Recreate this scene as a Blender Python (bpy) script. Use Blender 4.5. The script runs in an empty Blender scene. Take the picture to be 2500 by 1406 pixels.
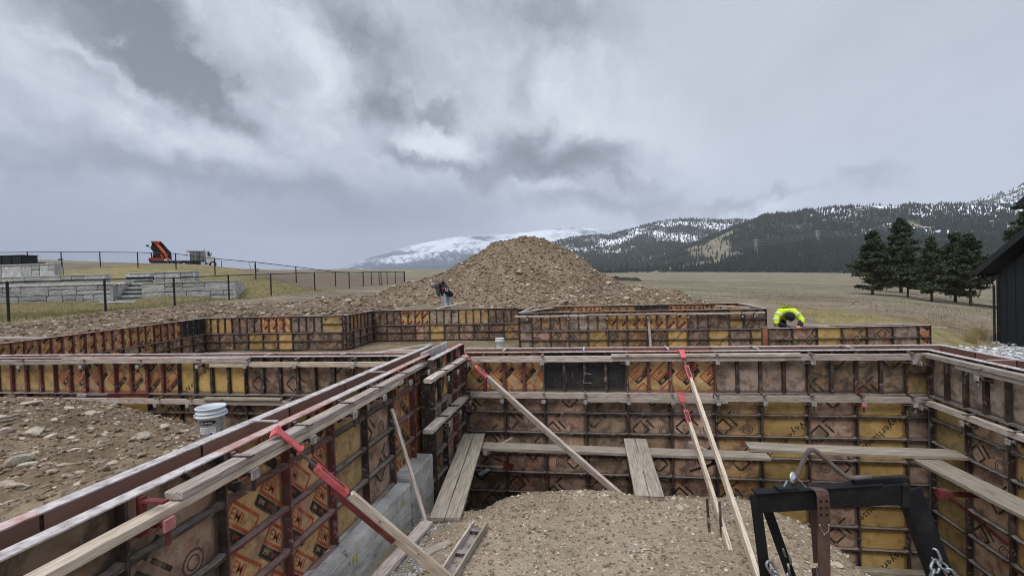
import bpy, bmesh, math, random
import numpy as np
from mathutils import Vector, Matrix, Euler
R = math.radians
random.seed(7)
SC = bpy.context.scene
COL = SC.collection

# ------------------------------------------------------------ CAMERA
YAW, PITCH, ROLL = R(9.26), R(.97), R(-1.77)
fw = Vector((-math.sin(YAW)*math.cos(PITCH), math.cos(YAW)*math.cos(PITCH), -math.sin(PITCH)))
r0 = Vector((math.cos(YAW), math.sin(YAW), 0)); u0 = r0.cross(fw)
rt = r0*math.cos(ROLL)+u0*math.sin(ROLL); up = rt.cross(fw)
cam_d = bpy.data.cameras.new('camera'); cam = bpy.data.objects.new('camera', cam_d); COL.objects.link(cam)
M3 = Matrix((rt, up, -fw)).transposed()
cam.matrix_world = Matrix.Translation((0, 0, 1.0965)) @ M3.to_4x4()
cam_d.sensor_width = 36; cam_d.lens = 16.992; cam_d.clip_start = .05; cam_d.clip_end = 40000
SC.camera = cam

# ------------------------------------------------------------ SKY, SUN, EXPOSURE
SUN_EL, SUN_AZ = R(52), R(200)      # azimuth clockwise from +Y: high, behind the camera, a little to the left
SC.view_settings.view_transform = 'Standard'; SC.view_settings.look = 'None'
SC.view_settings.gamma = 1; SC.view_settings.use_curve_mapping = False
SC.view_settings.exposure = 0.27
SC.cycles.max_bounces = 5; SC.cycles.diffuse_bounces = 3; SC.cycles.glossy_bounces = 2
SC.cycles.volume_bounces = 1; SC.cycles.transparent_max_bounces = 6; SC.cycles.use_denoising = True; SC.cycles.filter_width = 1.05

class NT:
    """small node-tree builder"""
    def __init__(s, tree):
        s.t = tree; s.n = tree.nodes; s.l = tree.links
    def add(s, typ, **kw):
        n = s.n.new(typ)
        for k, v in kw.items(): setattr(n, k, v)
        return n
    def put(s, sock, v):
        if v is None: return
        if isinstance(v, bpy.types.NodeSocket): s.l.new(v, sock)
        else:
            if sock.type == 'RGBA' and len(v) == 3: v = (*v, 1)
            sock.default_value = v
    def math(s, op, a, b=None, c=None, clamp=False):
        n = s.add('ShaderNodeMath', operation=op, use_clamp=clamp); s.put(n.inputs[0], a); s.put(n.inputs[1], b)
        if c is not None: s.put(n.inputs[2], c)
        return n.outputs[0]
    def vmath(s, op, a, b=None):
        n = s.add('ShaderNodeVectorMath', operation=op); s.put(n.inputs[0], a)
        if b is not None: s.put(n.inputs[3 if op == 'SCALE' else 1], b)
        return n.outputs[1] if op in ('LENGTH', 'DOT_PRODUCT', 'DISTANCE') else n.outputs[0]
    def noise(s, vec, scale=5, detail=4, rough=.5, dist=0, col=False):
        n = s.add('ShaderNodeTexNoise'); s.put(n.inputs['Vector'], vec); s.put(n.inputs['Scale'], scale)
        n.inputs['Detail'].default_value = detail; n.inputs['Roughness'].default_value = rough; n.inputs['Distortion'].default_value = dist
        return n.outputs['Color' if col else 'Fac']
    def vor(s, vec, scale=5, feature='F1', out='Distance'):
        n = s.add('ShaderNodeTexVoronoi', feature=feature); s.put(n.inputs['Vector'], vec); s.put(n.inputs['Scale'], scale)
        return n.outputs[out]
    def mapr(s, v, a, b, c=0., d=1., smooth=True):
        n = s.add('ShaderNodeMapRange', interpolation_type='SMOOTHSTEP' if smooth else 'LINEAR'); s.put(n.inputs[0], v)
        for i, q in enumerate((a, b, c, d)): s.put(n.inputs[i+1], float(q))
        return n.outputs[0]
    def ramp(s, fac, stops, interp='LINEAR'):
        n = s.add('ShaderNodeValToRGB'); e = n.color_ramp.elements; n.color_ramp.interpolation = interp
        while len(e) > 1: e.remove(e[0])
        e[0].position = stops[0][0]; e[0].color = (*stops[0][1], 1)
        for p, c in stops[1:]:
            q = e.new(p); q.color = (*c, 1)
        s.put(n.inputs[0], fac); return n.outputs[0]
    def mix(s, f, a, b, blend='MIX'):
        n = s.add('ShaderNodeMix', data_type='RGBA', blend_type=blend); s.put(n.inputs[0], f); s.put(n.inputs[6], a); s.put(n.inputs[7], b)
        return n.outputs[2]
    def mapping(s, vec, loc=(0, 0, 0), rot=(0, 0, 0), scale=(1, 1, 1), typ='POINT'):
        n = s.add('ShaderNodeMapping', vector_type=typ); s.put(n.inputs[0], vec)
        n.inputs[1].default_value = loc; n.inputs[2].default_value = rot; n.inputs[3].default_value = scale
        return n.outputs[0]

world = bpy.data.worlds.new('World'); SC.world = world; world.use_nodes = True
W = NT(world.node_tree); W.n.clear()
tc = W.add('ShaderNodeTexCoord').outputs['Generated']
sep = W.add('ShaderNodeSeparateXYZ'); W.put(sep.inputs[0], tc); dx, dy, dz = sep.outputs
az = W.math('ARCTAN2', dx, dy); el = W.math('ARCSINE', dz)
cmb = W.add('ShaderNodeCombineXYZ'); W.put(cmb.inputs[0], az); W.put(cmb.inputs[1], el); ae = cmb.outputs[0]
# ragged edges: the (azimuth, elevation) pair is disturbed by two sizes of noise
w1 = W.vmath('SCALE', W.vmath('SUBTRACT', W.noise(tc, 4.5, 3, .55, col=True), (.5, .5, .5)), .17)
w2 = W.vmath('SCALE', W.vmath('SUBTRACT', W.noise(tc, 15, 5, .62, col=True), (.5, .5, .5)), .12)
aew = W.vmath('ADD', ae, W.vmath('ADD', w1, w2))
# cloud deck seen in perspective (streets running away from the viewer)
den = W.math('ADD', W.math('MAXIMUM', dz, 0.0), .16)
pc = W.add('ShaderNodeCombineXYZ'); W.put(pc.inputs[0], W.math('DIVIDE', dx, den)); W.put(pc.inputs[1], W.math('DIVIDE', dy, den))
deck = W.mapping(pc.outputs[0], rot=(0, 0, R(-12)), scale=(1.0, .42, 1))
n_big = W.noise(deck, .9, 6, .55, .4); n_fine = W.noise(deck, 3.2, 8, .6, .2)
leftw = W.mapr(az, .25, -.35, .22, 1.0)
v = W.math('ADD', .70, W.math('MULTIPLY', W.math('SUBTRACT', n_big, .5), W.math('MULTIPLY', leftw, .9)))
v = W.math('ADD', v, W.math('MULTIPLY', W.math('SUBTRACT', n_fine, .5), W.math('MULTIPLY', leftw, .40)))
n_wisp = W.noise(aew, 15, 8, .66, .6)
v = W.math('ADD', v, W.math('MULTIPLY', W.math('SUBTRACT', n_wisp, .5), W.mapr(az, .30, -.1, .06, .42)))
v = W.math('SUBTRACT', v, W.mapr(az, .15, .75, 0, .05))
BLOBS = [(-0.825, 0.393, 0.172, 0.067, -0.524, 0.62), (-0.727, 0.336, 0.084, 0.028, -0.611, 0.5), (-0.447, 0.472, 0.109, 0.05, -0.349, 0.35), (-0.429, 0.363, 0.076, 0.034, -0.436, 0.6), (-0.309, 0.344, 0.046, 0.017, -0.524, 0.4), (-0.053, 0.242, 0.133, 0.041, -0.14, 0.62), (-0.23, 0.21, 0.065, 0.033, -0.262, 0.5), (-0.061, 0.484, 0.131, 0.044, -0.175, 0.3), (-0.136, 0.396, 0.035, 0.047, 0.0, 0.2), (-0.353, 0.258, 0.074, 0.02, -0.436, 0.4), (0.089, 0.177, 0.058, 0.015, -0.262, 0.3), (0.278, 0.135, 0.051, 0.012, 0.087, 0.42), (0.371, 0.14, 0.028, 0.009, 0.0, 0.33), (0.46, 0.138, 0.044, 0.015, 0.175, 0.2), (-0.014, 0.147, 0.188, 0.025, -0.087, 0.2), (0.13, 0.121, 0.154, 0.021, -0.087, 0.2), (-0.779, 0.183, 0.352, 0.03, -0.07, 0.36), (-0.917, 0.251, 0.086, 0.036, -0.436, 0.2), (-0.539, 0.418, 0.079, 0.043, -0.698, -0.2), (-0.319, 0.296, 0.133, 0.032, -0.611, -0.33), (-0.215, 0.178, 0.099, 0.02, -0.262, -0.26), (-0.912, 0.373, 0.035, 0.014, -0.175, -0.22), (-0.849, 0.351, 0.065, 0.013, -0.611, -0.3), (-0.075, 0.191, 0.049, 0.02, 0.0, -0.25), (0.263, 0.111, 0.118, 0.021, 0.14, -0.28), (0.04, 0.308, 0.199, 0.063, -0.349, -0.15)]
for a0, e0, ra, re, rot, st in BLOBS:
    q = W.mapping(aew, loc=(a0, e0, 0), rot=(0, 0, rot), scale=(ra*1.5, re*1.5, 1), typ='TEXTURE')
    v = W.math('SUBTRACT', v, W.mapr(W.vmath('LENGTH', q), .0, 1.25, st, 0))
v = W.math('ADD', .64, W.math('MULTIPLY', W.math('SUBTRACT', v, .66), 1.22))
cloud = W.ramp(v, [(0.0, (.165, .18, .215)), (.3, (.30, .325, .385)), (.6, (.50, .54, .62)), (.8, (.655, .70, .785)), (1.0, (.82, .86, .92))])
storm = W.math('MULTIPLY', W.mapr(el, .27, .08, 0, 1), W.mapr(az, .05, -.36, 0, 1))
stormc = W.mix(W.noise(deck, 1.4, 4, .5), (.075, .10, .16), (.145, .182, .27))
stormc = W.mix(W.mapr(el, .06, .02, 0, .6), stormc, (.21, .25, .345))
cloud = W.mix(W.math('MULTIPLY', storm, .92), cloud, stormc)
cloud = W.mix(W.math('MULTIPLY', W.mapr(el, .10, .01, 0, .35), W.mapr(az, -.45, .05)), cloud, (.55, .60, .70))
cloud = W.mix(1.0, cloud, W.ramp(W.mapr(el, .55, 1.25, 0, 1), [(0, (.5, .5, .5)), (1, (1.5, 1.5, 1.5))]), 'MULTIPLY')  # overcast: brighter towards the zenith
cloud = W.vmath('SCALE', cloud, 1.70)
nis = W.add('ShaderNodeTexSky', sky_type='NISHITA', sun_disc=False, sun_elevation=SUN_EL, sun_rotation=SUN_AZ)
bg1 = W.add('ShaderNodeBackground'); W.put(bg1.inputs[0], nis.outputs[0]); bg1.inputs[1].default_value = .05
bg2 = W.add('ShaderNodeBackground'); W.put(bg2.inputs[0], cloud); bg2.inputs[1].default_value = 1.0
mx = W.add('ShaderNodeMixShader'); mx.inputs[0].default_value = .93      # the overcast lets a little of the clear sky through
W.l.new(bg1.outputs[0], mx.inputs[1]); W.l.new(bg2.outputs[0], mx.inputs[2])
wo = W.add('ShaderNodeOutputWorld'); W.l.new(mx.outputs[0], wo.inputs[0])

sl = bpy.data.lights.new('sun', 'SUN'); sl.energy = 1.5; sl.angle = R(25); sl.color = (1, .96, .9)
sun = bpy.data.objects.new('sun', sl); COL.objects.link(sun)
sd = Vector((math.sin(SUN_AZ)*math.cos(SUN_EL), math.cos(SUN_AZ)*math.cos(SUN_EL), math.sin(SUN_EL)))
sun.rotation_euler = sd.to_track_quat('Z', 'Y').to_euler(); sun.location = (0, 0, 30)

# ------------------------------------------------------------ OBJECT HELPERS
def tag(o, label=None, cat=None, group=None, kind=None):
    if label: o['label'] = label
    if cat: o['category'] = cat
    if group: o['group'] = group
    if kind: o['kind'] = kind
    return o
def thing(name, label, cat, loc=(0, 0, 0), rz=0, group=None, mat=None):
    o = bpy.data.objects.new(name, None); COL.objects.link(o); o.empty_display_size = .2
    if mat is not None: o.matrix_world = mat
    else: o.location = loc; o.rotation_euler = (0, 0, rz)
    return tag(o, label, cat, group)
def put(name, me, parent=None, loc=(0, 0, 0), rot=(0, 0, 0), scale=None):
    o = bpy.data.objects.new(name, me); COL.objects.link(o); o.parent = parent; o.location = loc; o.rotation_euler = rot
    if scale is not None: o.scale = scale
    return o
class MB:
    """collects shapes into ONE mesh"""
    def __init__(s): s.v = []; s.f = []; s.m = []; s.uv = None
    def raw(s, vs, fs, mi=0):
        b = len(s.v); s.v += [tuple(q) for q in vs]; s.f += [tuple(i+b for i in f) for f in fs]
        s.m += [mi]*len(fs) if isinstance(mi, int) else list(mi); return s
    def box(s, x0, x1, y0, y1, z0, z1, mi=0, M=None):
        vs = [Vector(q) for q in ((x0,y0,z0),(x1,y0,z0),(x1,y1,z0),(x0,y1,z0),(x0,y0,z1),(x1,y0,z1),(x1,y1,z1),(x0,y1,z1))]
        if M is not None: vs = [M@q for q in vs]
        return s.raw(vs, [(0,3,2,1),(4,5,6,7),(0,1,5,4),(1,2,6,5),(2,3,7,6),(3,0,4,7)], mi)
    def bar(s, a, b, w, t, mi=0, upv=(0, 0, 1)):
        """box of section w (sideways) x t (along upv) from a to b"""
        a, b = Vector(a), Vector(b); d = b-a; L = d.length; d.normalize(); u = Vector(upv)
        if abs(d.dot(u)) > .98: u = Vector((0, 1, 0))
        sx = d.cross(u).normalized(); uu = sx.cross(d)
        M = Matrix((d, sx, uu)).transposed().to_4x4(); M.translation = a
        return s.box(0, L, -w/2, w/2, -t/2, t/2, mi, M)
    def tube(s, pts, r, n=6, mi=0, cap=True):
        pts = [Vector(p) for p in pts]; rs = r if isinstance(r, (list, tuple)) else [r]*len(pts); rings = []
        for i, p in enumerate(pts):
            d = (pts[min(i+1, len(pts)-1)]-pts[max(i-1, 0)]).normalized()
            u = Vector((0, 0, 1)) if abs(d.z) < .95 else Vector((0, 1, 0))
            a = d.cross(u).normalized(); b = a.cross(d)
            rings.append([p+(a*math.cos(2*math.pi*k/n)+b*math.sin(2*math.pi*k/n))*rs[i] for k in range(n)])
        vs = [q for g in rings for q in g]; fs = []
        for i in range(len(rings)-1):
            for k in range(n): fs.append((i*n+k, i*n+(k+1) % n, (i+1)*n+(k+1) % n, (i+1)*n+k))
        if cap: fs += [tuple(range(n))[::-1], tuple(range((len(rings)-1)*n, len(rings)*n))]
        return s.raw(vs, fs, mi)
    def lathe(s, prof, n=20, mi=0, M=None, cap=True):
        vs = []; fs = []
        for r, z in prof: vs += [Vector((r*math.cos(2*math.pi*k/n), r*math.sin(2*math.pi*k/n), z)) for k in range(n)]
        for i in range(len(prof)-1):
            for k in range(n): fs.append((i*n+k, i*n+(k+1) % n, (i+1)*n+(k+1) % n, (i+1)*n+k))
        if cap: fs += [tuple(range(n))[::-1], tuple(range((len(prof)-1)*n, len(prof)*n))]
        if M is not None: vs = [M@q for q in vs]
        return s.raw(vs, fs, mi)
    def prism(s, poly, y0, y1, mi=0, M=None):
        """polygon in x,z extruded along y"""
        n = len(poly); vs = [Vector((x, y0, z)) for x, z in poly]+[Vector((x, y1, z)) for x, z in poly]
        fs = [tuple(range(n)), tuple(range(n, 2*n))[::-1]]+[((i+1) % n, i, n+i, n+(i+1) % n) for i in range(n)]
        if M is not None: vs = [M@q for q in vs]
        return s.raw(vs, fs, mi)
    def mesh(s, name, mats, smooth=False):
        me = bpy.data.meshes.new(name); me.from_pydata(s.v, [], s.f)
        for m in (mats if isinstance(mats, (list, tuple)) else [mats]): me.materials.append(m)
        me.polygons.foreach_set('material_index', s.m)
        if smooth: me.polygons.foreach_set('use_smooth', [True]*len(me.polygons))
        me.update(); return me
    def build(s, name, mats, parent=None, loc=(0, 0, 0), rot=(0, 0, 0), smooth=False):
        return put(name, s.mesh(name, mats, smooth), parent, loc, rot)
def npmesh(name, V, F, mats, smooth=False, mi=None):
    """fast mesh from numpy arrays (all faces with the same number of corners)"""
    me = bpy.data.meshes.new(name); V = np.asarray(V, np.float32); F = np.asarray(F, np.int32); k = F.shape[1]
    me.vertices.add(len(V)); me.vertices.foreach_set('co', V.ravel())
    me.loops.add(F.size); me.loops.foreach_set('vertex_index', F.ravel())
    me.polygons.add(len(F)); me.polygons.foreach_set('loop_start', np.arange(0, F.size, k, dtype=np.int32))
    for m in (mats if isinstance(mats, (list, tuple)) else [mats]): me.materials.append(m)
    if mi is not None: me.polygons.foreach_set('material_index', np.asarray(mi, np.int32))
    me.polygons.foreach_set('use_smooth', np.full(len(F), smooth, bool))
    me.update(calc_edges=True); me.validate(); return me
def grid_faces(nx, ny, keep=None):
    i, j = np.meshgrid(np.arange(nx-1), np.arange(ny-1), indexing='ij')
    F = np.stack([i*ny+j, (i+1)*ny+j, (i+1)*ny+j+1, i*ny+j+1], -1)
    return F.reshape(-1, 4) if keep is None else F[keep].reshape(-1, 4)
def frame(o, x, y, z):
    """4x4 with the given origin and axes"""
    M = Matrix((Vector(x).normalized(), Vector(y).normalized(), Vector(z).normalized())).transposed().to_4x4(); M.translation = Vector(o); return M
def along(a, b, upv=(0, 0, 1)):
    """frame at a with local x pointing to b, and the length"""
    a, b = Vector(a), Vector(b); d = (b-a); L = d.length; d.normalize(); s = Vector(upv).cross(d)
    if s.length < .05: s = Vector((0, 1, 0)).cross(d)
    s.normalize(); return frame(a, d, s, d.cross(s)), L

# ------------------------------------------------------------ MATERIALS
MATS = {}
def mat(name, stops, scale=6, rough=.85, bump=.3, bscale=None, stretch=(1, 1, 1), metallic=0, var=0., stain=None, detail=7, island=0., spec=.3, bdist=.01, hue=0., dust_highlight=None):
    m = bpy.data.materials.new(name); m.use_nodes = True; T = NT(m.node_tree); T.n.clear(); MATS[name] = m
    co = T.add('ShaderNodeTexCoord').outputs['Object']; oi = T.add('ShaderNodeObjectInfo')
    off = T.math('MULTIPLY', oi.outputs['Random'], 37.0)
    cc = T.add('ShaderNodeCombineXYZ'); T.put(cc.inputs[0], off); T.put(cc.inputs[2], off)
    vec = T.vmath('ADD', T.mapping(co, scale=stretch), cc.outputs[0])
    col = T.ramp(T.noise(vec, scale, detail, .6, .3), stops)
    if stain:
        for sc, lo, hi, ssc in stain:
            col = T.mix(T.mapr(T.noise(vec, ssc, 6, .65, .5), lo, hi), col, sc)
    if stretch[0] < stretch[1] and not metallic:      # splits along the grain and knots
        col = T.mix(T.mapr(T.noise(T.mapping(vec, scale=(.35, 2.2, 2.2)), 3.2, 4, .6), .60, .68, 0, .62), col, (.10, .075, .055))
        col = T.mix(T.mapr(T.vor(T.mapping(vec, scale=(2.2, .45, .45)), 1.1), .13, .06, 0, .6), col, (.15, .095, .06))
    if dust_highlight:      # settled cement and dirt, doubling as painted top-edge highlights on whatever faces up
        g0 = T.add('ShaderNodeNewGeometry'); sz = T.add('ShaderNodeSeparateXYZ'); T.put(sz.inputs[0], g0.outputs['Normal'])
        col = T.mix(T.math('MULTIPLY', T.mapr(sz.outputs[2], .3, .8), T.mapr(T.noise(vec, 12, 5, .6), .30, .58, .35, 1)), col, dust_highlight)
    if var or hue or island:
        h = T.add('ShaderNodeHueSaturation'); T.put(h.inputs['Color'], col)
        val = T.math('ADD', 1-var, T.math('MULTIPLY', oi.outputs['Random'], 2*var))
        if island:
            g = T.add('ShaderNodeNewGeometry'); val = T.math('MULTIPLY', val, T.math('ADD', 1-island, T.math('MULTIPLY', g.outputs['Random Per Island'], 2*island)))
        T.put(h.inputs['Value'], val)
        if hue: T.put(h.inputs['Hue'], T.math('ADD', .5-hue, T.math('MULTIPLY', T.math('FRACT', T.math('MULTIPLY', oi.outputs['Random'], 7.31)), 2*hue)))
        col = h.outputs[0]
    b = T.add('ShaderNodeBsdfPrincipled'); T.put(b.inputs['Base Color'], col); b.inputs['Metallic'].default_value = metallic
    b.inputs['Specular IOR Level'].default_value = spec
    T.put(b.inputs['Roughness'], rough)
    if bump:
        bn = T.add('ShaderNodeBump'); bn.inputs['Strength'].default_value = bump; bn.inputs['Distance'].default_value = bdist
        T.put(bn.inputs['Height'], T.noise(vec, bscale or scale*4, 6, .6)); T.l.new(bn.outputs[0], b.inputs['Normal'])
    o = T.add('ShaderNodeOutputMaterial'); T.l.new(b.outputs[0], o.inputs[0]); m['bsdf'] = b.name
    return m
def plymat(name, stops, grime=.55, dirt=(.085, .07, .055), scale=2.5, stain=(.44, .62), extra=None, grain=True, runs=.4):
    """form plywood: worn face, cement and oil stains, dirt caught along the edges of each bay (uv = one bay)"""
    m = bpy.data.materials.new(name); m.use_nodes = True; T = NT(m.node_tree); T.n.clear(); MATS[name] = m
    tcn = T.add('ShaderNodeTexCoord'); co = tcn.outputs['Object']; oi = T.add('ShaderNodeObjectInfo')
    cc = T.add('ShaderNodeCombineXYZ')
    T.put(cc.inputs[0], T.math('MULTIPLY', oi.outputs['Random'], 41.0)); T.put(cc.inputs[2], T.math('MULTIPLY', oi.outputs['Random'], 23.0))
    vec = T.vmath('ADD', co, cc.outputs[0])
    col = T.ramp(T.noise(vec, scale, 7, .62, .6), stops)
    if grain: col = T.mix(.22, col, T.ramp(T.noise(T.mapping(vec, scale=(3, 3, 40)), 1.3, 5, .6), [(.3, (.25, .22, .18)), (.7, (1, 1, 1))]), 'MULTIPLY')
    if extra:
        ec, lo, hi, esc = extra; col = T.mix(T.mapr(T.noise(vec, esc, 6, .65, .8), lo, hi), col, ec)
    col = T.mix(T.math('MULTIPLY', T.mapr(T.noise(vec, 5.5, 9, .7, .4), stain[0], stain[1]), grime), col, dirt)
    col = T.mix(T.mapr(T.noise(T.mapping(vec, scale=(9, 9, 1.2)), 3, 5, .6), .60, .73, 0, runs), col, (.40, .36, .33))      # dried cement runs
    suv = T.add('ShaderNodeSeparateXYZ'); T.put(suv.inputs[0], tcn.outputs['UV'])
    ax = T.math('ABSOLUTE', T.math('MULTIPLY', T.math('SUBTRACT', suv.outputs[0], .5), 2.0)); ay = T.math('ABSOLUTE', T.math('MULTIPLY', T.math('SUBTRACT', suv.outputs[1], .5), 2.0))
    rr = T.math('POWER', T.math('ADD', T.math('POWER', ax, 7.0), T.math('POWER', ay, 7.0)), 1/7)
    rr = T.math('ADD', rr, T.math('MULTIPLY', T.math('SUBTRACT', T.noise(vec, 8, 4), .5), .16))
    col = T.mix(T.mapr(rr, .84, .95, 0, .8), col, dirt)
    h = T.add('ShaderNodeHueSaturation'); T.put(h.inputs['Color'], col)
    T.put(h.inputs['Value'], T.math('ADD', .74, T.math('MULTIPLY', T.math('FRACT', T.math('MULTIPLY', oi.outputs['Random'], 5.7)), .48))); h.inputs['Saturation'].default_value = 1.0
    T.put(h.inputs['Hue'], T.math('ADD', .488, T.math('MULTIPLY', oi.outputs['Random'], .02)))
    b = T.add('ShaderNodeBsdfPrincipled'); T.put(b.inputs['Base Color'], h.outputs[0]); b.inputs['Roughness'].default_value = .72; b.inputs['Specular IOR Level'].default_value = .25
    bn = T.add('ShaderNodeBump'); bn.inputs['Strength'].default_value = .25; bn.inputs['Distance'].default_value = .004
    T.put(bn.inputs['Height'], T.noise(vec, 30, 5, .6)); T.l.new(bn.outputs[0], b.inputs['Normal'])
    o = T.add('ShaderNodeOutputMaterial'); T.l.new(b.outputs[0], o.inputs[0]); return m

PLY = {
 'E': plymat('printed_form_ply', [(.3, (.40, .25, .10)), (.5, (.57, .385, .16)), (.7, (.58, .41, .21))], .6, dirt=(.11, .075, .05), extra=((.44, .27, .18), .5, .68, 1.7)),
 'D': plymat('aged_brown_form_ply', [(.28, (.13, .088, .06)), (.5, (.275, .188, .128)), (.72, (.45, .335, .25))], .78, dirt=(.058, .043, .033), stain=(.42, .60), extra=((.36, .185, .095), .52, .68, 2.2)),
 'Q': plymat('pinkish_worn_form_ply', [(.28, (.21, .135, .09)), (.5, (.42, .285, .195)), (.72, (.56, .41, .30))], .7, dirt=(.075, .055, .045), extra=((.40, .19, .12), .52, .68, 2.0)),
 'A': plymat('amber_worn_form_ply', [(.28, (.20, .115, .05)), (.5, (.40, .255, .115)), (.72, (.50, .36, .20))], .75, dirt=(.065, .047, .035), extra=((.36, .17, .08), .52, .68, 2.0)),
 'Y': plymat('ochre_form_ply', [(.3, (.34, .21, .075)), (.55, (.50, .335, .125)), (.7, (.58, .41, .18))], .62, dirt=(.12, .075, .035), stain=(.5, .7)),
 'P': plymat('bare_tan_form_ply', [(.3, (.24, .175, .125)), (.5, (.40, .305, .23)), (.7, (.52, .425, .34))], .7, dirt=(.075, .055, .042), extra=((.42, .30, .23), .52, .7, 2.0)),
 'O': plymat('orange_form_ply', [(.3, (.34, .225, .09)), (.55, (.47, .325, .14)), (.7, (.46, .33, .18))], .55),
 'K': plymat('black_painted_form_ply', [(.3, (.020, .020, .022)), (.55, (.035, .033, .033)), (.75, (.06, .055, .05))], .25, dirt=(.10, .09, .075)),
}
FACE = plymat('red_brown_form_face', [(.3, (.22, .07, .042)), (.5, (.36, .12, .075)), (.72, (.44, .21, .14))], .5, dirt=(.19, .115, .09), runs=.2)
INK_B = mat('black_stamp_ink', [(.35, (.018, .015, .013)), (.54, (.035, .028, .021)), (.68, (.19, .13, .08))], 9, .8, 0)
INK_R = mat('red_stamp_ink', [(.35, (.30, .055, .03)), (.56, (.36, .085, .045)), (.70, (.46, .26, .12))], 9, .8, 0)
INK_F = mat('faded_stamp_ink', [(.35, (.07, .045, .035)), (.6, (.10, .065, .045)), (.8, (.17, .12, .09))], 9, .8, 0)
INK_C = mat('tan_stamp_gap', [(.4, (.52, .32, .14)), (.7, (.45, .28, .13))], 9, .8, 0)
INK_DR = mat('worn_red_stamp', [(.35, (.24, .06, .04)), (.7, (.20, .10, .07))], 9, .8, 0)
STEEL = mat('form_steel_brown', [(.3, (.020, .014, .011)), (.5, (.048, .030, .023)), (.7, (.115, .085, .068))], 7, .7, .35, 40, stain=[((.30, .27, .25), .56, .70, 11)], spec=.4, dust_highlight=(.27, .235, .21))
STEELR = mat('form_steel_red', [(.3, (.085, .026, .021)), (.5, (.14, .042, .034)), (.72, (.13, .08, .066))], 7, .65, .3, 40, stain=[((.34, .28, .25), .56, .70, 10)], spec=.4, dust_highlight=(.30, .21, .185))
CAP = mat('cement_splashed_rail', [(.3, (.24, .20, .19)), (.5, (.44, .40, .385)), (.7, (.62, .585, .57))], 16, .85, .6, 60, stain=[((.10, .075, .065), .60, .72, 9)])
CAPR = mat('red_rail_top', [(.3, (.30, .15, .125)), (.55, (.46, .31, .275)), (.75, (.60, .53, .50))], 14, .8, .5, 60)
WOOD = mat('weathered_lumber', [(.3, (.22, .17, .135)), (.5, (.42, .352, .30)), (.7, (.60, .53, .475))], 5, .85, .5, 18, (1.2, 16, 16), var=.22, stain=[((.12, .09, .07), .62, .74, 2.5)], hue=.008)
WOODN = mat('newer_lumber', [(.3, (.36, .27, .185)), (.5, (.56, .465, .36)), (.7, (.70, .62, .52))], 5, .85, .6, 18, (1.2, 16, 16), var=.12, stain=[((.24, .16, .10), .66, .76, 2.5)])
PLANK = mat('scaffold_plank_wood', [(.3, (.185, .155, .115)), (.5, (.31, .268, .208)), (.7, (.42, .375, .305))], 4, .9, .45, 18, (1, 12, 12), var=.12, stain=[((.40, .36, .29), .58, .72, 5)])
REDP = mat('bright_red_paint', [(.35, (.46, .06, .065)), (.6, (.60, .125, .135)), (.78, (.58, .33, .31))], 10, .5, .2, 50, spec=.5)
REDD = mat('dull_red_paint', [(.35, (.10, .020, .018)), (.6, (.15, .036, .032)), (.78, (.17, .10, .09))], 10, .65, .25, 50)
GALV = mat('cement_caked_steel', [(.3, (.16, .145, .135)), (.55, (.34, .315, .30)), (.75, (.50, .47, .45))], 20, .75, .5, 60)
GREYP = mat('grey_steel_filler', [(.3, (.08, .085, .09)), (.55, (.16, .165, .17)), (.75, (.28, .28, .28))], 5, .7, .3, 40, (4, 4, 1))
CONC = mat('raw_concrete', [(.3, (.30, .29, .265)), (.5, (.47, .455, .42)), (.7, (.60, .58, .54))], 4, .9, .7, 26, (1, 1, 1.5), stain=[((.15, .145, .138), .58, .72, 7), ((.62, .61, .59), .62, .72, 13)])
YELP = mat('yellow_marking_paint', [(.4, (.62, .50, .06)), (.7, (.70, .60, .12))], 8, .7, 0)
BLACKM = mat('black_fence_coating', [(.4, (.012, .012, .013)), (.7, (.02, .02, .021))], 8, .5, 0)
BLKSTEEL = mat('black_rack_steel', [(.3, (.004, .004, .005)), (.55, (.009, .009, .010)), (.75, (.028, .026, .024))], 5, .68, .25, 50, spec=.2, stain=[((.07, .06, .05), .68, .76, 14)])
LEATHER = mat('brown_leather', [(.3, (.042, .022, .016)), (.5, (.085, .047, .034)), (.7, (.13, .08, .06))], 9, .6, .4, 60, (1, 1, .5))
PINKP = mat('scuffed_pink_paint', [(.35, (.32, .10, .10)), (.6, (.42, .17, .17)), (.78, (.45, .30, .29))], 10, .6, .25, 50)
CHAINM = mat('galvanised_chain', [(.3, (.12, .125, .13)), (.55, (.30, .31, .32)), (.75, (.45, .46, .47))], 30, .4, .2, 60, metallic=.75)
RUSTPIPE = mat('dusty_brown_pipe', [(.3, (.07, .055, .045)), (.55, (.13, .105, .09)), (.75, (.2, .17, .15))], 12, .7, .3, 60)
STEELB = mat('bright_steel', [(.4, (.5, .53, .58)), (.7, (.7, .73, .78))], 8, .22, 0, metallic=.9)
STONEM = mat('field_stone', [(.3, (.27, .22, .165)), (.5, (.42, .355, .275)), (.7, (.55, .48, .39))], 9, .9, .5, 40, var=.25, stain=[((.20, .15, .10), .58, .74, 5)], hue=.015)
RUBBLE = mat('loose_rubble', [(.3, (.25, .20, .145)), (.5, (.38, .315, .24)), (.7, (.52, .45, .365))], 3, .92, .3, 30, island=.42)
CLOD = mat('earth_clods', [(.3, (.125, .090, .058)), (.5, (.18, .135, .09)), (.7, (.24, .185, .13))], 6, .95, .6, 40, island=.22)
PEBBLE = mat('grey_gravel', [(.3, (.20, .19, .18)), (.5, (.32, .31, .295)), (.7, (.46, .45, .43))], 3, .9, .2, 30, island=.45)
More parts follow.
